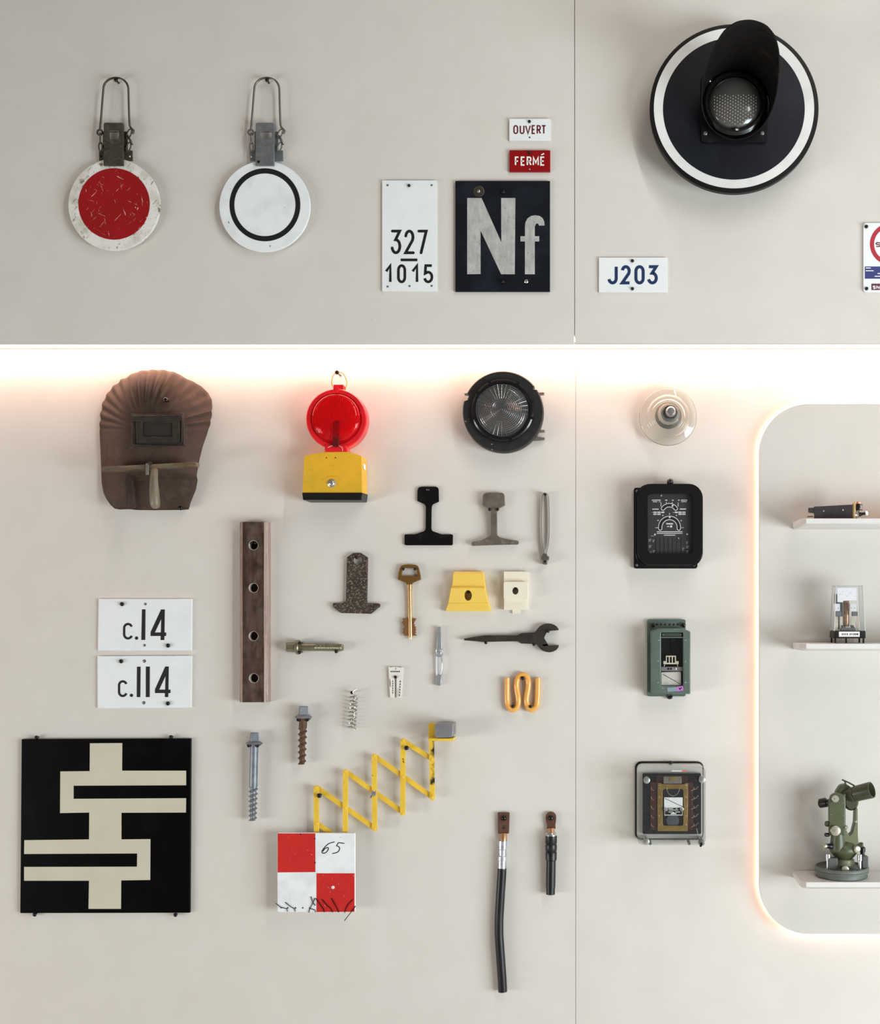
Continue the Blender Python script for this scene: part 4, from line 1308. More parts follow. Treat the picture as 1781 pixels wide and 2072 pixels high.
# U-shaped yoke: two standards joined below
MB(t).loft([([(1674, vf - 152), (1678, vf - 166), (1686, vf - 171), (1697, vf - 171), (1705, vf - 166), (1707.5, vf - 152), (1706, vf - 86), (1674.5, vf - 86)], 62), ([(1674, vf - 152), (1678, vf - 166), (1686, vf - 171), (1697, vf - 171), (1705, vf - 166), (1707.5, vf - 152), (1706, vf - 86), (1674.5, vf - 86)], 78)]).build('left_standard', OLIVE, bevel=3, seg=3)
MB(t).loft([([(1704, vf - 168), (1709, vf - 168), (1709, vf - 100), (1716, vf - 84), (1722, vf - 90), (1727, vf - 110), (1728, vf - 140), (1733, vf - 140), (1733.5, vf - 84), (1736, vf - 68), (1731, vf - 56), (1708, vf - 56), (1703, vf - 76)], 46), ([(1704, vf - 168), (1709, vf - 168), (1709, vf - 100), (1716, vf - 84), (1722, vf - 90), (1727, vf - 110), (1728, vf - 140), (1733, vf - 140), (1733.5, vf - 84), (1736, vf - 68), (1731, vf - 56), (1708, vf - 56), (1703, vf - 76)], 68)]).build('yoke', M('lit olive casting', (108, 112, 82), .4), bevel=1.6)  # yoke colour lightened to put in the light falling from the right
MB(t).ribbon([(1708, vf - 75), (1712, vf - 74), (1726, vf - 66)], 1.2, 68.6).build('yoke_edge', OLIVELT, flatshade=True)
vlathe('yoke_stem', OLIVE, 1693, 66, [(0, 54), (14, 54), (15, 70), (13, 88), (0, 88)], 28)
# telescope, tilted up and turned towards the viewer
a0, a1 = (1702, vf - 158, 46), (1758, vf - 179, 84)
MB(t).axial(a0, a1, [(0, 0), (0, 11), (.1, 14), (.42, 15), (.45, 13.5), (.48, 15.8), (.98, 16.6), (1, 16.2), (1, 14.4), (.86, 13), (.86, 0)], 40).build('telescope', OLIVEDK)
MB(t).axial(a0, a1, [(.8, 13.4), (.87, 13.4)], 32).build('objective_lens', DARKHOLE)
MB(t).axial((1700, vf - 150, 42), (1664, vf - 141, 20), [(0, 9), (.35, 9), (.4, 7), (.6, 7), (.62, 8.5), (.95, 8.5), (1, 7)], 24).build('eyepiece', BLKPLAST)
MB(t).axial((1676, vf - 150, 26), (1664, vf - 147, 18), [(0, 5), (1, 4)], 16).build('reading_eyepiece', OLIVEDK)
MB(t).loft([([(1690, vf - 168), (1700, vf - 184), (1712, vf - 187), (1726, vf - 178), (1730, vf - 168), (1722, vf - 150), (1700, vf - 150)], 36), ([(1690, vf - 168), (1700, vf - 184), (1712, vf - 187), (1726, vf - 178), (1730, vf - 168), (1722, vf - 150), (1700, vf - 150)], 58)]).build('telescope_housing', OLIVE, bevel=4, seg=3)
MB(t).tube([(1703, vf - 196, 58), (1715, vf - 191, 60), (1728, vf - 184, 64)], 1.6, 8).build('sight', OLIVEDK)
MB(t).tube([(1712, vf - 182, 58), (1709, vf - 193, 58)], 1.8, 8).build('sight_post', OLIVE)
MB(t).loft([(circ(1721, vf - 151, 12, 24, 13), 38), (circ(1721, vf - 151, 15, 24, 17), 42), (circ(1721, vf - 151, 15, 24, 17), 62), (circ(1721, vf - 151, 11, 24, 13), 67)]).build('telescope_drum', OLIVEDK)
for nm, u, h, r, d in (('axis_cap', 1685, 161, 7.2, 78), ('large_knob', 1685.5, 97, 10, 78)):
    MB(t).lathe(u, vf - h, [(0, d), (r * .7, d), (r * .7, d + 2), (r, d + 2.6), (r, d + 7), (r * .85, d + 8), (r * .3, d + 8), (r * .25, d + 9.4), (0, d + 9.6)], 32).build(nm, KNOBSTL)
for u, v_, r, d in ((1729, 113, 3.5, 68), (1707.5, 103, 4, 76)):
    dot_screw(t, u, vf - v_, r, d, KNOBSTL, 'small_knob', 4)
MB(t).axial((1690, vf - 62, 66), (1663, vf - 66, 78), [(0, 4), (.3, 4), (.32, 5.5), (.6, 5.5), (.62, 4), (.78, 4), (.8, 5.6), (1, 5.2)], 20).build('tangent_screw', BLKPLAST)
MB(t).axial((1667, vf - 65.4, 76.2), (1662, vf - 66, 78.4), [(0, 5.6), (.8, 5.6), (1, 4)], 20).build('tangent_cap', KNOBSTL)
MB(t).axial((1726, vf - 60, 66), (1730, vf - 59, 82), [(0, 4), (.4, 4), (.45, 7), (.95, 7), (1, 5.5)], 24).build('clamp_knob', KNOBSTL)
MB(t).axial((1722, vf - 62, 62), (1745, vf - 66, 66), [(0, 5), (.9, 5.6), (1, 4)], 20).build('side_tube', OLIVE)
MB(t).axial((1676, vf - 108, 68), (1668, vf - 109, 70), [(0, 4), (.5, 6), (1, 5)], 16).build('side_knob', OLIVEDK)
MB(t).axial((1676, vf - 86, 68), (1667, vf - 87, 71), [(0, 3), (.5, 4), (1, 3.6)], 16).build('lower_side_knob', BLKPLAST)
for u, h in ((1677.5, 128), (1702.5, 126), (1705, 90), (1702, 152)):
    dot_screw(t, u, vf - h, 1.1, 78, OLIVELT, 'cover_screw', .5)

# ------------------------------------------------------------------ small track parts
zz = Z(790, 970, .19652)
t = Thing('rail_template', 'flat black rail profile template with broad foot', 'template', 867, 1044, 0, 5)
MB(t).prism(zz([(278, 222), (280, 108), (288, 90), (302, 79), (322, 75), (470, 75), (487, 84), (495, 98), (497, 112), (499, 228), (445, 252), (430, 265), (424, 290), (421, 500), (424, 518), (436, 532), (530, 567), (632, 566), (641, 571), (643, 582), (641, 668), (635, 676), (625, 678), (160, 678), (150, 674), (147, 664), (146, 578), (150, 569), (160, 566), (255, 566), (345, 534), (359, 522), (364, 505), (366, 290), (362, 270), (350, 256)]), 0, 6).build('plate', BLKMATT, bevel=.6)
for x in (378, 396):
    dot_screw(t, *zz(x, 108), 1.3, 6, GREYSCREW, 'screw', .8)

t = Thing('rail_slice', 'worn grey slice of a rail section hung on two pins', 'rail', 1001, 1050, 0, 14, mono=True)
MB(t).prism(zz([(953, 165), (962, 148), (980, 139), (1010, 136), (1150, 138), (1166, 146), (1173, 160), (1178, 262), (1110, 296), (1098, 315), (1094, 340), (1097, 560), (1104, 580), (1130, 597), (1230, 622), (1308, 630), (1320, 640), (1318, 660), (1308, 668), (1060, 674), (848, 682), (836, 674), (837, 650), (850, 641), (930, 628), (1008, 594), (1030, 576), (1036, 555), (1034, 340), (1028, 312), (1012, 294), (950, 268)]), 0, 14).build('rail_slice', RAILRUST, bevel=.8)
pin(990.8, 1030.5, 'left of the neck of the grey rail slice', 17, 0, 3.4)
pin(1007, 1030.5, 'right of the neck of the grey rail slice', 17, 0, 3.4)

t = Thing('strap_loop', 'narrow folded steel strap loop with a crimped clip at its end', 'strap', 1103, 1065, 0, 12)
pth = smooth([(1101.3, 1121), (1098, 1105), (1096, 1085), (1095.5, 1050), (1096.6, 1010), (1098.3, 1001), (1103, 997.2), (1108.5, 1001), (1110.4, 1012), (1111.4, 1050), (1111, 1085), (1109, 1105), (1104.8, 1121)], 4)
mb = MB(t)
n = len(pth)
mb.add([(x, y, 3) for x, y in pth] + [(x, y, 12) for x, y in pth], [[i, i + 1, n + i + 1, n + i] for i in range(n - 1)]).build('strap', STRAP, solid=1.0)
MB(t).prism(zz([(1572, 765), (1612, 765), (1616, 788), (1636, 796), (1634, 826), (1618, 834), (1614, 876), (1570, 874), (1566, 832), (1552, 824), (1554, 794), (1570, 786)]), 2, 20).build('clip', STRAP, bevel=1)
dot_screw(t, 1103.2, 1136.5, 2.2, 20, BLKMATT, 'clip_screw', 1)
pin(1103.5, 1000.5, 'inside the top of the steel strap loop', 24, 0, 2.9)

zz = Z(650, 1100, .12915)
t = Thing('tee_plate', 'pitted rusty T-shaped steel plate with a hole at its top', 'plate', 721, 1180, 0, 9, mono=True)
o = MB(t).prism(zz([(405, 212), (502, 147), (622, 147), (725, 216), (712, 935), (905, 938), (920, 950), (918, 985), (785, 1092), (770, 1100), (310, 1088), (182, 990), (178, 945), (190, 930), (385, 933)]), 0, 9, [list(reversed(circ(*zz(568, 262), 9.3, 28)))]).build('tee_plate', TEERUST, bevel=.8)
pin(*zz(553, 222), 'in the hole of the rusty T-shaped plate', 11, 0, 3.0)

t = Thing('brass_key', 'large brass key with pierced bow hung on two pins', 'key', 828, 1215, 0, 8)
MB(t).prism(zz([(1200, 560), (1215, 460), (1235, 380), (1258, 342), (1310, 330), (1390, 326), (1470, 330), (1512, 348), (1530, 390), (1552, 480), (1562, 560), (1440, 612), (1420, 640), (1340, 640), (1325, 612)]), 2, 9, [zz([(1255, 516), (1310, 506), (1380, 500), (1450, 506), (1510, 512), (1496, 420), (1485, 392), (1462, 382), (1310, 382), (1285, 395), (1272, 420)])]).build('bow', KEYBR, bevel=.8)
MB(t).axial((*zz(1383, 640), 6), (*zz(1398, 1495), 6), [(0, 5.2), (.1, 5.2), (.11, 4.2), (.96, 4.0), (.97, 2.6), (1, 2.4)], 24).build('stem', KEYGOLD)
MB(t).prism(zz([(1270, 1172), (1360, 1165), (1370, 1445), (1285, 1442), (1300, 1425), (1272, 1395), (1285, 1370), (1275, 1340), (1300, 1310), (1285, 1280), (1262, 1240), (1285, 1205)]), 4, 8).build('bit', KEYBIT, bevel=.3)
MB(t).prism(zz([(1410, 1170), (1492, 1170), (1480, 1200), (1462, 1230), (1448, 1258), (1470, 1268), (1462, 1290), (1490, 1310), (1478, 1335), (1495, 1350), (1475, 1375), (1490, 1392), (1472, 1412), (1500, 1440), (1415, 1446)]), 4, 8).build('bit', KEYBIT, bevel=.3)
pin(*zz(1286, 398), 'in the left corner of the brass key bow', 11, 0, 3.0)
pin(*zz(1470, 396), 'in the right corner of the brass key bow', 11, 0, 3.0)

zz = Z(880, 1140, .15446)
t = Thing('yellow_insulator', 'pale yellow plastic wedge with flared sides and an oval hole', 'insulator', 947, 1197, 0, 22, mono=True)
prof = [(105, 16), (135, 22), (250, 20), (300, 19), (325, 30), (515, 25), (522, 16), (625, 14)]
left = {105: 250, 135: 238, 250: 228, 300: 222, 325: 216, 515: 178, 522: 172, 625: 130}
right = {105: 620, 135: 636, 250: 655, 300: 658, 325: 660, 515: 700, 522: 704, 625: 736}
mb = MB(t)
m = len(prof)
fp = [(*zz(left[y], y), d) for y, d in prof] + [(*zz(right[y], y), d) for y, d in prof] + [(*zz(left[y], y), 0) for y, d in prof] + [(*zz(right[y], y), 0) for y, d in prof]
fc = []
for i in range(m - 1):
    fc += [[i, i + 1, m + i + 1, m + i], [2 * m + i, 3 * m + i, 3 * m + i + 1, 2 * m + i + 1], [i, i + 1, 2 * m + i + 1, 2 * m + i], [m + i, m + i + 1, 3 * m + i + 1, 3 * m + i]]
fc += [[0, m, 3 * m, 2 * m], [m - 1, 2 * m - 1, 4 * m - 1, 3 * m - 1]]
o = mb.add(fp, fc).build('yellow_insulator', YELPLAST)
carve(o, MB(t).prism(circ(*zz(437, 420), 7.8, 24, 10.5), -3, 60))
md = o.modifiers.new('edges', 'BEVEL')
md.width, md.segments, md.limit_method = .8 * S, 2, 'ANGLE'
pin(*zz(438, 372), 'in the oval hole of the yellow wedge', 18, 0, 3.4)

t = Thing('ivory_insulator', 'ivory plastic block with a raised middle and a round hole', 'insulator', 1043, 1198, 0, 20)
MB(t).prism(rrect(*zz(900, 105), *zz(1220, 250), 1.5, 3), 0, 12).build('upper_flap', OFFWHITE, bevel=.6)
o = MB(t).prism(rrect(*zz(905, 242), *zz(1220, 470), 3, 4), 0, 26).build('raised_block', OFFWHITE)
carve(o, MB(t).prism(circ(*zz(1057, 360), 6.4, 24, 7.4), -3, 60))
md = o.modifiers.new('edges', 'BEVEL')
md.width, md.segments, md.limit_method = 1.2 * S, 3, 'ANGLE'
MB(t).prism(rrect(*zz(902, 462), *zz(1215, 610), 1.5, 3), 0, 12).build('lower_flap', OFFWHITE, bevel=.6)
MB(t).prism(zz([(1005, 600), (1110, 600), (1106, 655), (1012, 658)]), 0, 5).build('tab', OFFWHITE, bevel=.4)
pin(*zz(1055, 330), 'in the round hole of the ivory block', 20, 0, 3.2)

t = Thing('spanner', 'blackened steel open-ended spanner with a tapered handle point', 'spanner', 1040, 1292, 0, 12, mono=True)
MB(t).prism(zz([(385, 985), (520, 962), (640, 945), (1080, 942), (1130, 915), (1310, 905), (1330, 880), (1350, 850), (1378, 822), (1410, 803), (1445, 792), (1485, 788), (1525, 792), (1565, 805), (1595, 826), (1615, 850), (1625, 873), (1560, 880), (1505, 886), (1472, 892), (1450, 935), (1430, 977), (1460, 1028), (1490, 1077), (1560, 1074), (1626, 1070), (1616, 1105), (1590, 1135), (1550, 1155), (1505, 1165), (1460, 1160), (1415, 1145), (1380, 1118), (1350, 1085), (1328, 1055), (1130, 1050), (1085, 1020), (640, 1028), (520, 1018), (385, 1008)]), 3, 13).build('spanner', WRENCH, bevel=2.4, seg=3)
pin(*zz(668, 1040), 'under the handle of the black spanner', 14, 0, 3.2)
pin(*zz(1297, 1062), 'under the neck of the black spanner', 14, 0, 3.2)
pin(*zz(1484, 888), 'inside the upper jaw of the black spanner', 16, 0, 3.4)

t = Thing('wire_clip', 'orange coated wire clip bent into a double loop', 'clip', 1057, 1402, 0, 10, mono=True)
pth = zz([(945, 1500), (945, 1640), (945, 1770), (955, 1850), (985, 1902), (1025, 1915), (1065, 1895), (1090, 1840), (1092, 1770), (1080, 1690), (1070, 1610), (1075, 1540), (1098, 1485), (1145, 1458), (1195, 1478), (1222, 1535), (1225, 1610), (1212, 1690), (1200, 1770), (1205, 1840), (1228, 1895), (1262, 1915), (1302, 1900), (1335, 1850), (1345, 1770), (1350, 1640), (1352, 1500)])
MB(t).tube(smooth([(x, y, 8) for x, y in pth], 4), 5.7, 16).build('wire_clip', ORANGE)
pin(*zz(1150, 1503), 'in the upper loop of the orange wire clip', 15, 0, 3.8)
pin(*zz(1022, 1873), 'in the lower left loop of the orange wire clip', 15, 0, 3.4)
pin(*zz(1253, 1875), 'in the lower right loop of the orange wire clip', 15, 0, 3.2)

t = Thing('tension_link', 'slim zinc tension link with a bowed strap and tapered tongue', 'link', 888, 1328, 0, 10)
MB(t).prism(zz([(40, 830), (76, 828), (92, 1130), (22, 1130)]), 3, 10).build('tongue', ZINC, bevel=.7)
MB(t).tube(smooth([(*zz(18, 1125), 8), (*zz(60, 1110), 9), (*zz(97, 1130), 8), (*zz(98, 1200), 8), (*zz(60, 1215), 9), (*zz(16, 1200), 8)], 3, True), 1.7, 8, True).build('ring', ZINC)
MB(t).lathe(*zz(58, 1170), [(0, 6), (4.4, 6), (4.4, 10), (3, 11), (0, 11)], 16).build('rivet', ZINC)
MB(t).tube(smooth([(*zz(88, 1215), 9), (*zz(98, 1300), 11), (*zz(96, 1400), 10), (*zz(70, 1480), 7)], 4), 1.6, 8).build('bow_strap', ZINC)
MB(t).tube([(*zz(22, 1215), 6), (*zz(20, 1350), 6), (*zz(24, 1480), 6)], 1.4, 8).build('side_strap', ZINC)
MB(t).prism(zz([(14, 1470), (90, 1455), (82, 1560), (72, 1602), (16, 1598)]), 3, 10).build('end_piece', ZINC, bevel=.7)

# ------------------------------------------------------------------ laminated fishplate, bolts, screws
t = Thing('fishplate', 'long dark laminated wooden bar with four round holes', 'fishplate', 513, 1238, 0, 25)
o = MB(t).extrude_v([(483.5, 0), (483.5, 19), (490.8, 25), (534.3, 25), (541.5, 18), (541.5, 0)], 1056, 1421).build('bar', [FISHSIDE])
for p in o.data.polygons:
    if p.normal.y < -.95:
        p.material_index = 0
o.data.materials.append(FISH)
for p in o.data.polygons:
    if p.normal.y < -.95 or abs(p.normal.z) > .9:
        p.material_index = 1
HV = [(513, 1103.2), (513, 1189.5), (513, 1287), (513.6, 1372.3)]
ct = MB(t)
for u, v in HV:
    ct.prism(circ(u, v, 9.8, 28), 5, 60)
carve(o, ct)
for u, v in HV:
    MB(t).lathe(u, v, [(9.3, 8), (9.9, 8), (9.9, 25.2), (9.6, 25.5), (9.2, 25)], 28).build('hole_liner', HOLERIM)
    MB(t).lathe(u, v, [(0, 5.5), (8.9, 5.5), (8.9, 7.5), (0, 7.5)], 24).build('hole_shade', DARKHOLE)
pin(508.3, 1098.5, 'at the left in the top hole of the wooden bar', 22, 0, 3.2, 7)
pin(516.5, 1098.5, 'at the right in the top hole of the wooden bar', 22, 0, 3.2, 7)

t = Thing('hex_bolt', 'olive steel hexagon bolt lying level on three pins', 'bolt', 636, 1310, 0, 14)
hx = MB(t).axial((578.5, 1309, 13), (601, 1309.6, 13), [(0, 8.5), (.08, 9.6), (1, 9.8)], 6, PI / 6).build('head', BOLTOL, angle=20)
MB(t).axial((598, 1309.6, 13), (606, 1309.8, 13), [(0, 11), (.35, 14.8), (.8, 15.2), (1, 14)], 32).build('flange', BOLTOL)
MB(t).axial((604, 1309.8, 13), (638, 1310, 13), [(0, 7.4), (1, 7.4)], 24).build('shank', BOLTOL)
pr = [(0, 7.2)]
for i in range(22):
    pr += [((i + .5) / 23, 7.8), ((i + 1) / 23, 6.7)]
pr.append((1, 6))
MB(t).axial((638, 1310, 13), (694.5, 1310.4, 13), pr, 20).build('thread', BOLTOL, angle=20)
pin(606.3, 1301, 'above the flange of the level hexagon bolt', 26, 0, 3.5)
pin(605.8, 1320.3, 'below the flange of the level hexagon bolt', 26, 0, 3.5)
pin(680.2, 1318.4, 'under the threaded end of the level hexagon bolt', 20, 0, 3.6)


def sleeper_screw(name, label, top, head, flange_v, fr, shank, thread_end, r0, mats, pins):
    (ht, hb, hr, hu) = head
    t = Thing(name, label, 'screw', hu, (ht + thread_end[1]) / 2, 0, 16, group='sleeper screws')
    MB(t).axial((hu, ht, 16), (hu - .3, hb + 2, 16), [(0, hr * 1.2), (.06, hr * 1.3), (1, hr * 1.42)], 4, PI / 4 + .35).build('head', mats[0], angle=20, bevel=.8)
    MB(t).axial((hu - .3, hb, 16), (hu - .4, flange_v + 3, 16), [(0, hr * 1.1), (.35, fr * .8), (.75, fr), (1, fr * .88)], 36).build('flange', mats[0])
    MB(t).axial((hu - .4, flange_v + 2, 16), (shank[0], shank[1], 16), [(0, r0 * .9), (.1, r0), (1, r0)], 22).build('shank', mats[1])
    a, b_ = Vector((shank[0], shank[1], 16)), Vector((thread_end[0], thread_end[1], 16))
    turns = shank[2]
    NU, per = 18, 10
    tot = turns * per
    pts, faces = [], []
    for i in range(tot + 1):
        f = i / tot
        c = a + (b_ - a) * f
        for k_ in range(NU):
            ph = (i / per - k_ / NU) % 1.0
            crest = max(0, 1 - abs(ph - .5) / .28)
            rr = r0 * (.74 + .46 * crest) * (1 - .12 * f)
            th = 2 * PI * k_ / NU
            pts.append((c.x + rr * math.cos(th), c.y, c.z + rr * math.sin(th)))
    for i in range(tot):
        for k_ in range(NU):
            l = (k_ + 1) % NU
            faces.append([i * NU + k_, i * NU + l, (i + 1) * NU + l, (i + 1) * NU + k_])
    faces.append(list(range(NU)))
    faces.append([tot * NU + k_ for k_ in range(NU)])
    MB(t).add(pts, faces).build('thread', mats[2], angle=30)
    for u, v, w in pins:
        pin(u, v, w, 24, 0, 3.8)


sleeper_screw('sleeper_screw', 'short sleeper screw with grey head and rusty brown thread', 1429, (1429, 1445, 8.6, 614.5), 1450, 17.5, (612.6, 1474, 6), (611, 1546.5), 8.0, (SCREWZ, SCREWR, SCREWR),
              [(603.3, 1456.3, 'left under the flange of the short rusty screw'), (622, 1456.3, 'right under the flange of the short rusty screw')])
sleeper_screw('sleeper_screw', 'long galvanised grey sleeper screw with a smooth shank', 1482, (1482.5, 1499, 8.4, 515), 1502.5, 17.5, (512.8, 1592, 7), (511.3, 1660.5), 8.2, (SCREWZ, SCREWZ, SCREWZ),
              [(503, 1508.8, 'left under the flange of the long grey screw'), (521, 1508.8, 'right under the flange of the long grey screw')])

t = Thing('coil_spring', 'small bright steel coil spring with a hooked upper end', 'spring', 713, 1440, 0, 14, mono=True)
pth = [(722, 1393.5, 14), (718, 1396, 18), (715, 1400, 20), (717, 1405, 18)]
N = 9 * 18
for i in range(N + 1):
    a = 2 * PI * i / 18
    f = i / N
    pth.append((715.2 - 4.2 * f + 8.2 * math.cos(a + .6), 1408 + 68 * f, 11 + 8.2 * math.sin(a + .6)))
MB(t).tube(pth, 1.25, 8).build('coil_spring', SPRING)
pin(711.8, 1401.5, 'in the hooked upper end of the coil spring', 16, 0, 3.4)

zz = Z(480, 1340, .20213)
t = Thing('feeler_gauge', 'small ivory slotted gauge with black markings', 'gauge', 801, 1380, 0, 6)
MB(t).prism(zz([(1515, 45), (1662, 50), (1655, 200), (1645, 355), (1597, 356), (1595, 160), (1576, 160), (1574, 356), (1532, 355), (1522, 200)]), 1, 6).build('plate', GAUGE, bevel=.4)
mb = MB(t)
for pl, w in (([(1535, 93), (1632, 93)], 2.6), ([(1590, 55), (1587, 75)], 1.4), ([(1530, 47), (1550, 47)], 1.0), ([(1620, 50), (1640, 50)], 1.0), ([(1558, 180), (1558, 318)], 1.5), ([(1634, 180), (1625, 345)], 1.7), ([(1612, 260), (1610, 345)], .8), ([(1528, 165), (1530, 240)], 1.2), ([(1534, 185), (1536, 250)], .8)):
    P0, P1 = zz(*pl[0]), zz(*pl[1])
    for k_ in range(6):
        f0, f1 = k_ / 6 + .02, k_ / 6 + .13
        mb.ribbon([(P0[0] + (P1[0] - P0[0]) * f0, P0[1] + (P1[1] - P0[1]) * f0), (P0[0] + (P1[0] - P0[0]) * f1, P0[1] + (P1[1] - P0[1]) * f1)], w, 6.3)
mb.build('markings', BLACKPRINT, flatshade=True, kind='stuff')
pin(800.3, 1370, 'at the top of the slot of the ivory gauge', 9, 0, 3.3)

# ------------------------------------------------------------------ white plates c.14 and c.114
zz = Z(180, 1190, .12914)


def four(t, x0, x1, xv0, xv1, yt, yb, yc0, yc1):
    MB(t).flat(zz([(xv0, yt), (xv1, yt), (xv1 - 5, yc0), (x1, yc0), (x1 - 2, yc1), (xv1 - 6, yc1), (xv1 - 8, yb), (xv0 - 6, yb), (xv0 - 5, yc1), (x0, yc1), (x0 + 2, yc0 - 8)]), 5.35,
                [zz([(x0 + 68, yc0), (xv0 - 2, yc0), (xv0 + 4, yt + 150)])]).build('digit', BLACKPRINT, flatshade=True)


t = Thing('number_plate', 'white plate reading c.14, upper of the pair', 'sign', 293, 1264, 0, 5)
MB(t).prism(zz([(152, 168), (1612, 170), (1605, 975), (140, 978)]), 0, 5).build('plate', WHITE, bevel=.5)
glyph(t, 'c', *zz(535, 545), *zz(692, 806), 4.6, 5.35, BLACKPRINT)
MB(t).flat(circ(*zz(747, 783), 3.4, 16), 5.35).build('dot', BLACKPRINT, flatshade=True)
MB(t).flat(zz([(832, 333), (888, 333), (883, 812), (822, 812)]), 5.35).build('digit', BLACKPRINT, flatshade=True)
four(t, 966, 1212, 1130, 1190, 335, 814, 695, 750)
for x, y in ((886, 250), (872, 896)):
    dot_screw(t, *zz(x, y), 2.7, 5, GREYSCREW)
pin(*zz(515, 250), 'in the top left of the upper white c plate', 9, 0, 4.4, 5)
pin(*zz(1236, 900), 'in the bottom right of the upper white c plate', 9, 0, 4.4, 5)

t = Thing('number_plate', 'white plate reading c.114, lower of the pair', 'sign', 292, 1380, 0, 5)
MB(t).prism(zz([(133, 1066), (1607, 1060), (1600, 1872), (136, 1882)]), 0, 5).build('plate', WHITE, bevel=.5)
glyph(t, 'c', *zz(455, 1443), *zz(608, 1708), 4.6, 5.35, BLACKPRINT)
MB(t).flat(circ(*zz(667, 1680), 3.4, 16), 5.35).build('dot', BLACKPRINT, flatshade=True)
MB(t).flat(zz([(753, 1231), (811, 1231), (806, 1708), (750, 1708)]), 5.35).build('digit', BLACKPRINT, flatshade=True)
MB(t).flat(zz([(893, 1229), (955, 1229), (953, 1708), (892, 1708)]), 5.35).build('digit', BLACKPRINT, flatshade=True)
four(t, 1035, 1280, 1197, 1252, 1228, 1708, 1590, 1645)
for x, y in ((869, 1144), (860, 1797)):
    dot_screw(t, *zz(x, y), 3.4, 5, GREYSCREW)
pin(*zz(500, 1146), 'in the top left of the lower white c plate', 9, 0, 4.4, 5)
pin(*zz(1233, 1808), 'in the bottom right of the lower white c plate', 9, 0, 4.4, 5)

# ------------------------------------------------------------------ black board with cream symbol
zz = Z(20, 1470, .21898)
t = Thing('symbol_board', 'square black board with a cream stepped line symbol', 'sign', 213, 1671, 0, 8)
MB(t).prism(zz([(108, 118), (1670, 112), (1662, 1722), (95, 1725)]), 0, 8).build('board', SYMBLK, bevel=.6)
MB(t).flat(zz([(740, 155), (1040, 153), (1038, 408), (1630, 408), (1630, 543), (590, 547), (590, 668), (1630, 662), (1628, 795), (1032, 797), (1032, 1043), (1300, 1040), (1298, 1418), (1030, 1422), (1028, 1685), (727, 1685), (732, 1425), (132, 1425), (132, 1297), (1175, 1295), (1177, 1173), (132, 1178), (134, 1050), (732, 1043), (734, 795), (464, 800), (467, 415), (738, 412)]), 8.4).build('symbol', SYMCRM, flatshade=True)
pin(*zz(243, 102), 'above the left end of the black symbol board', 10, 0, 4.2)
pin(*zz(1487, 98), 'above the right end of the black symbol board', 10, 0, 4.2)
pin(*zz(226, 1740), 'below the left end of the black symbol board', 10, 0, 4.2)
pin(*zz(1528, 1742), 'below the right end of the black symbol board', 10, 0, 4.2)

# ------------------------------------------------------------------ scissor arm with checkered board
zz = Z(540, 1440, .2246)
t = Thing('scissor_arm', 'yellow folding scissor arm with red and white checkered board', 'target', 740, 1650, 0, 20)


def bar_pts(a, b_, w):
    a, b_ = Vector(a), Vector(b_)
    d_ = (b_ - a).normalized()
    n_ = Vector((-d_.y, d_.x))
    base = math.atan2(d_.y, d_.x)
    pts = []
    for c, a0 in ((b_, base - PI / 2), (a, base + PI / 2)):
        for i in range(9):
            th = a0 + PI * i / 8
            pts.append((c.x + w / 2 * math.cos(th), c.y + w / 2 * math.sin(th)))
    return pts


W = 10.6
VT = [((443, 690), (447, 1300)), ((707, 543), (705, 1220)), ((967, 403), (970, 1055)), ((1227, 263), (1223, 915)), ((1482, 130), (1490, 778))]
for i, (a, b_) in enumerate(VT):
    MB(t).prism(bar_pts(zz(*a), zz(*b_), W), 16, 19.5).build('upright_link', YELARM if i < 4 else YELCHIP, bevel=.5)
for a, b_ in (((447, 690), (970, 1057)), ((707, 545), (1223, 912)), ((967, 405), (1490, 775)), ((1227, 268), (1487, 430)), ((450, 1015), (705, 1195))):
    MB(t).prism(bar_pts(zz(*a), zz(*b_), W * .92), 11, 14.5).build('slanted_link', YELARM, bevel=.5)
for x, y in ((440, 685), (447, 1010), (707, 540), (706, 868), (967, 398), (970, 1055), (1227, 260), (1223, 590), (1224, 920), (1487, 432), (1490, 775)):
    dot_screw(t, *zz(x, y), 3.2, 19.3, YELARM, 'rivet', 1.4)
MB(t).prism(zz([(1455, 112), (1472, 103), (1560, 103), (1560, 240), (1500, 262), (1455, 262)]), 16, 20).build('end_bracket', YELCHIP, bevel=.5)
MB(t, 52).prism(zz([(1462, 238), (1684, 238), (1684, 262), (1462, 262)]), 10, 58).build('bracket_tray', YELARM, bevel=.8)
MB(t, 58).prism(zz([(1512, 112), (1678, 110), (1676, 220), (1665, 232), (1530, 236), (1515, 222)]), 6, 60).build('magnet_block', MAGNET, bevel=1.2)
MB(t).lathe(*zz(965, 735), [(0, 19), (6, 19), (6, 23), (4.5, 25), (0, 25.5)], 20).build('wing_nut', SILVER)
MB(t).tube([(*zz(950, 745), 22), (*zz(937, 775), 22)], 1.2, 6).build('nut_tail', GREYSCREW)
pl = [zz(x, y) for x, y in ((112, 1084), (798, 1088), (803, 1094), (803, 1790), (797, 1796), (122, 1797), (107, 1786), (105, 1092))]
MB(t).prism(pl, 22, 30).build('board', WHITECHIP, bevel=.7)
MB(t).flat(zz([(109, 1089), (447, 1089), (448, 1436), (109, 1439)]), 30.4).build('red_square', BOARDRED, flatshade=True)
MB(t).flat(zz([(458, 1447), (800, 1447), (800, 1792), (458, 1794)]), 30.4).build('red_square', BOARDRED, flatshade=True)
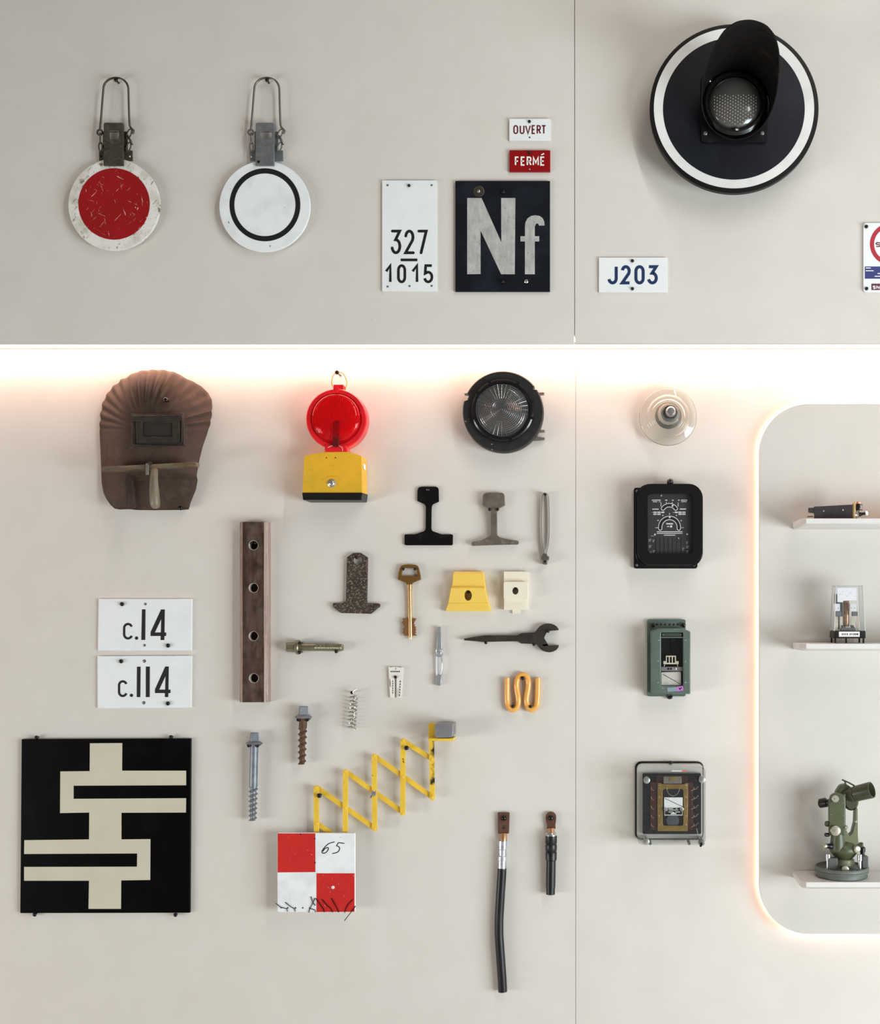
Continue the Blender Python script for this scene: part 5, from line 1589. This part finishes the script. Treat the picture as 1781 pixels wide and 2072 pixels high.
MB(t).ribbon(smooth(zz([(620, 1165), (570, 1180), (530, 1215), (508, 1250), (515, 1266), (540, 1262), (563, 1235), (560, 1215), (535, 1225), (515, 1250)]), 4), 1.7, 30.5).build('digit', BLACKPRINT, flatshade=True)
MB(t).ribbon(zz([(708, 1178), (655, 1172), (638, 1200)]) + smooth(zz([(638, 1200), (660, 1210), (665, 1232), (645, 1258), (600, 1270)]), 4)[1:], 1.7, 30.5).build('digit', BLACKPRINT, flatshade=True)
for pl in ([(92, 1715), (140, 1750), (195, 1765), (200, 1790)], [(178, 1706), (225, 1742), (262, 1765), (270, 1790)], [(408, 1655), (425, 1700), (447, 1735)], [(447, 1668), (415, 1735), (398, 1765), (390, 1797)],
           [(455, 1672), (490, 1720), (520, 1765), (530, 1795)], [(508, 1680), (555, 1735), (590, 1765), (604, 1797)], [(592, 1668), (622, 1720), (645, 1765), (660, 1797)], [(785, 1680), (745, 1720), (722, 1760), (712, 1800)],
           [(810, 1740), (780, 1780), (745, 1825), (710, 1870)], [(400, 1760), (448, 1775), (450, 1795)]):
    MB(t).tube([(*zz(x, y), 31 + (i % 2)) for i, (x, y) in enumerate(pl)], .75, 6).build('wire_tie', BLKMATT)
for x, y in ((443, 1137), (445, 1352), (335, 1757), (142, 1755), (270, 1757), (200, 1757), (398, 1760), (316, 1097)):
    MB(t).lathe(*zz(x, y), [(0, 30), (1.5, 30), (1.5, 30.7), (0, 30.7)], 8).build('wire_hole', BLACKPRINT)
dot_screw(t, *zz(606, 1573), 3.4, 30.2, SILVERW, 'rivet', 1.5)
pin(*zz(470, 757), 'in the left diamond of the yellow scissor arm', 26, 0, 4.8)
pin(*zz(1257, 327), 'in the upper right diamond of the yellow scissor arm', 26, 0, 4.8)

# ------------------------------------------------------------------ cable lugs
zz = Z(980, 1620, .19305)
t = Thing('cable_lug', 'long black cable with a square copper lug and silver sleeve', 'cable', 1018, 1826, 0, 12)
MB(t).prism(zz([(146, 128), (258, 128), (265, 136), (258, 345), (250, 350), (150, 352), (141, 345), (138, 136)]), 3, 8, [circ(*zz(195, 281), 3.8, 20)]).build('lug', COPPER, bevel=.6)
MB(t).axial((*zz(204, 345), 8), (*zz(198, 430), 10), [(0, 5.4), (.3, 7), (1, 7.4)], 20).build('barrel', COPPERBR)
MB(t).axial((*zz(195, 422), 10), (*zz(186, 718), 10), [(0, 9.2), (.28, 9.2), (.31, 8.2), (.52, 8.2), (.55, 9.6), (.68, 9.6), (.7, 8.8), (1, 9)], 24).build('sleeve', CRIMP, angle=20)
MB(t).tube(smooth([(*zz(x, y), 10) for x, y in ((186, 708), (182, 800), (172, 950), (163, 1100), (155, 1250), (155, 1400), (164, 1550), (176, 1720), (187, 1880), (193, 2005))], 5), 9.1, 22).build('jacket', CABLE)
pin(*zz(204, 186), 'in the square copper lug of the long cable', 12, 0, 5.2, 6)

t = Thing('cable_lug', 'short black cable end with a rounded copper lug', 'cable', 1114, 1726, 0, 12)
lug = arc(*zz(698, 176), 10.7, 10.8, 180, 360, 14) + zz([(752, 215), (745, 262), (748, 298), (655, 298), (657, 262), (645, 215)])
MB(t).prism(lug, 3, 8).build('lug', COPPER, bevel=.6)
MB(t).axial((*zz(700, 290), 9), (*zz(701, 345), 10), [(0, 6.4), (1, 8)], 20).build('barrel', COPPERBR)
MB(t).axial((*zz(701, 333), 11), (*zz(701, 372), 11), [(0, 9.5), (.3, 11), (1, 11.4)], 24).build('ring', SILVER)
MB(t).axial((*zz(702, 366), 12), (*zz(701, 628), 12), [(0, 11.7), (.28, 11.9), (.33, 10.9), (.4, 11.9), (.58, 11.6), (.63, 10.6), (.68, 11.6), (.97, 11.3), (1, 10)], 26).build('crimped_sleeve', CABLE, angle=25)
MB(t).axial((*zz(701, 622), 12), (*zz(695, 982), 12), [(0, 9.6), (.8, 9.6), (.805, 8.9), (1, 8.9)], 24).build('jacket', CABLE, angle=25)
pin(*zz(698, 184), 'in the rounded copper lug of the short cable', 12, 0, 5.2, 6)

bpy.context.view_layer.update()
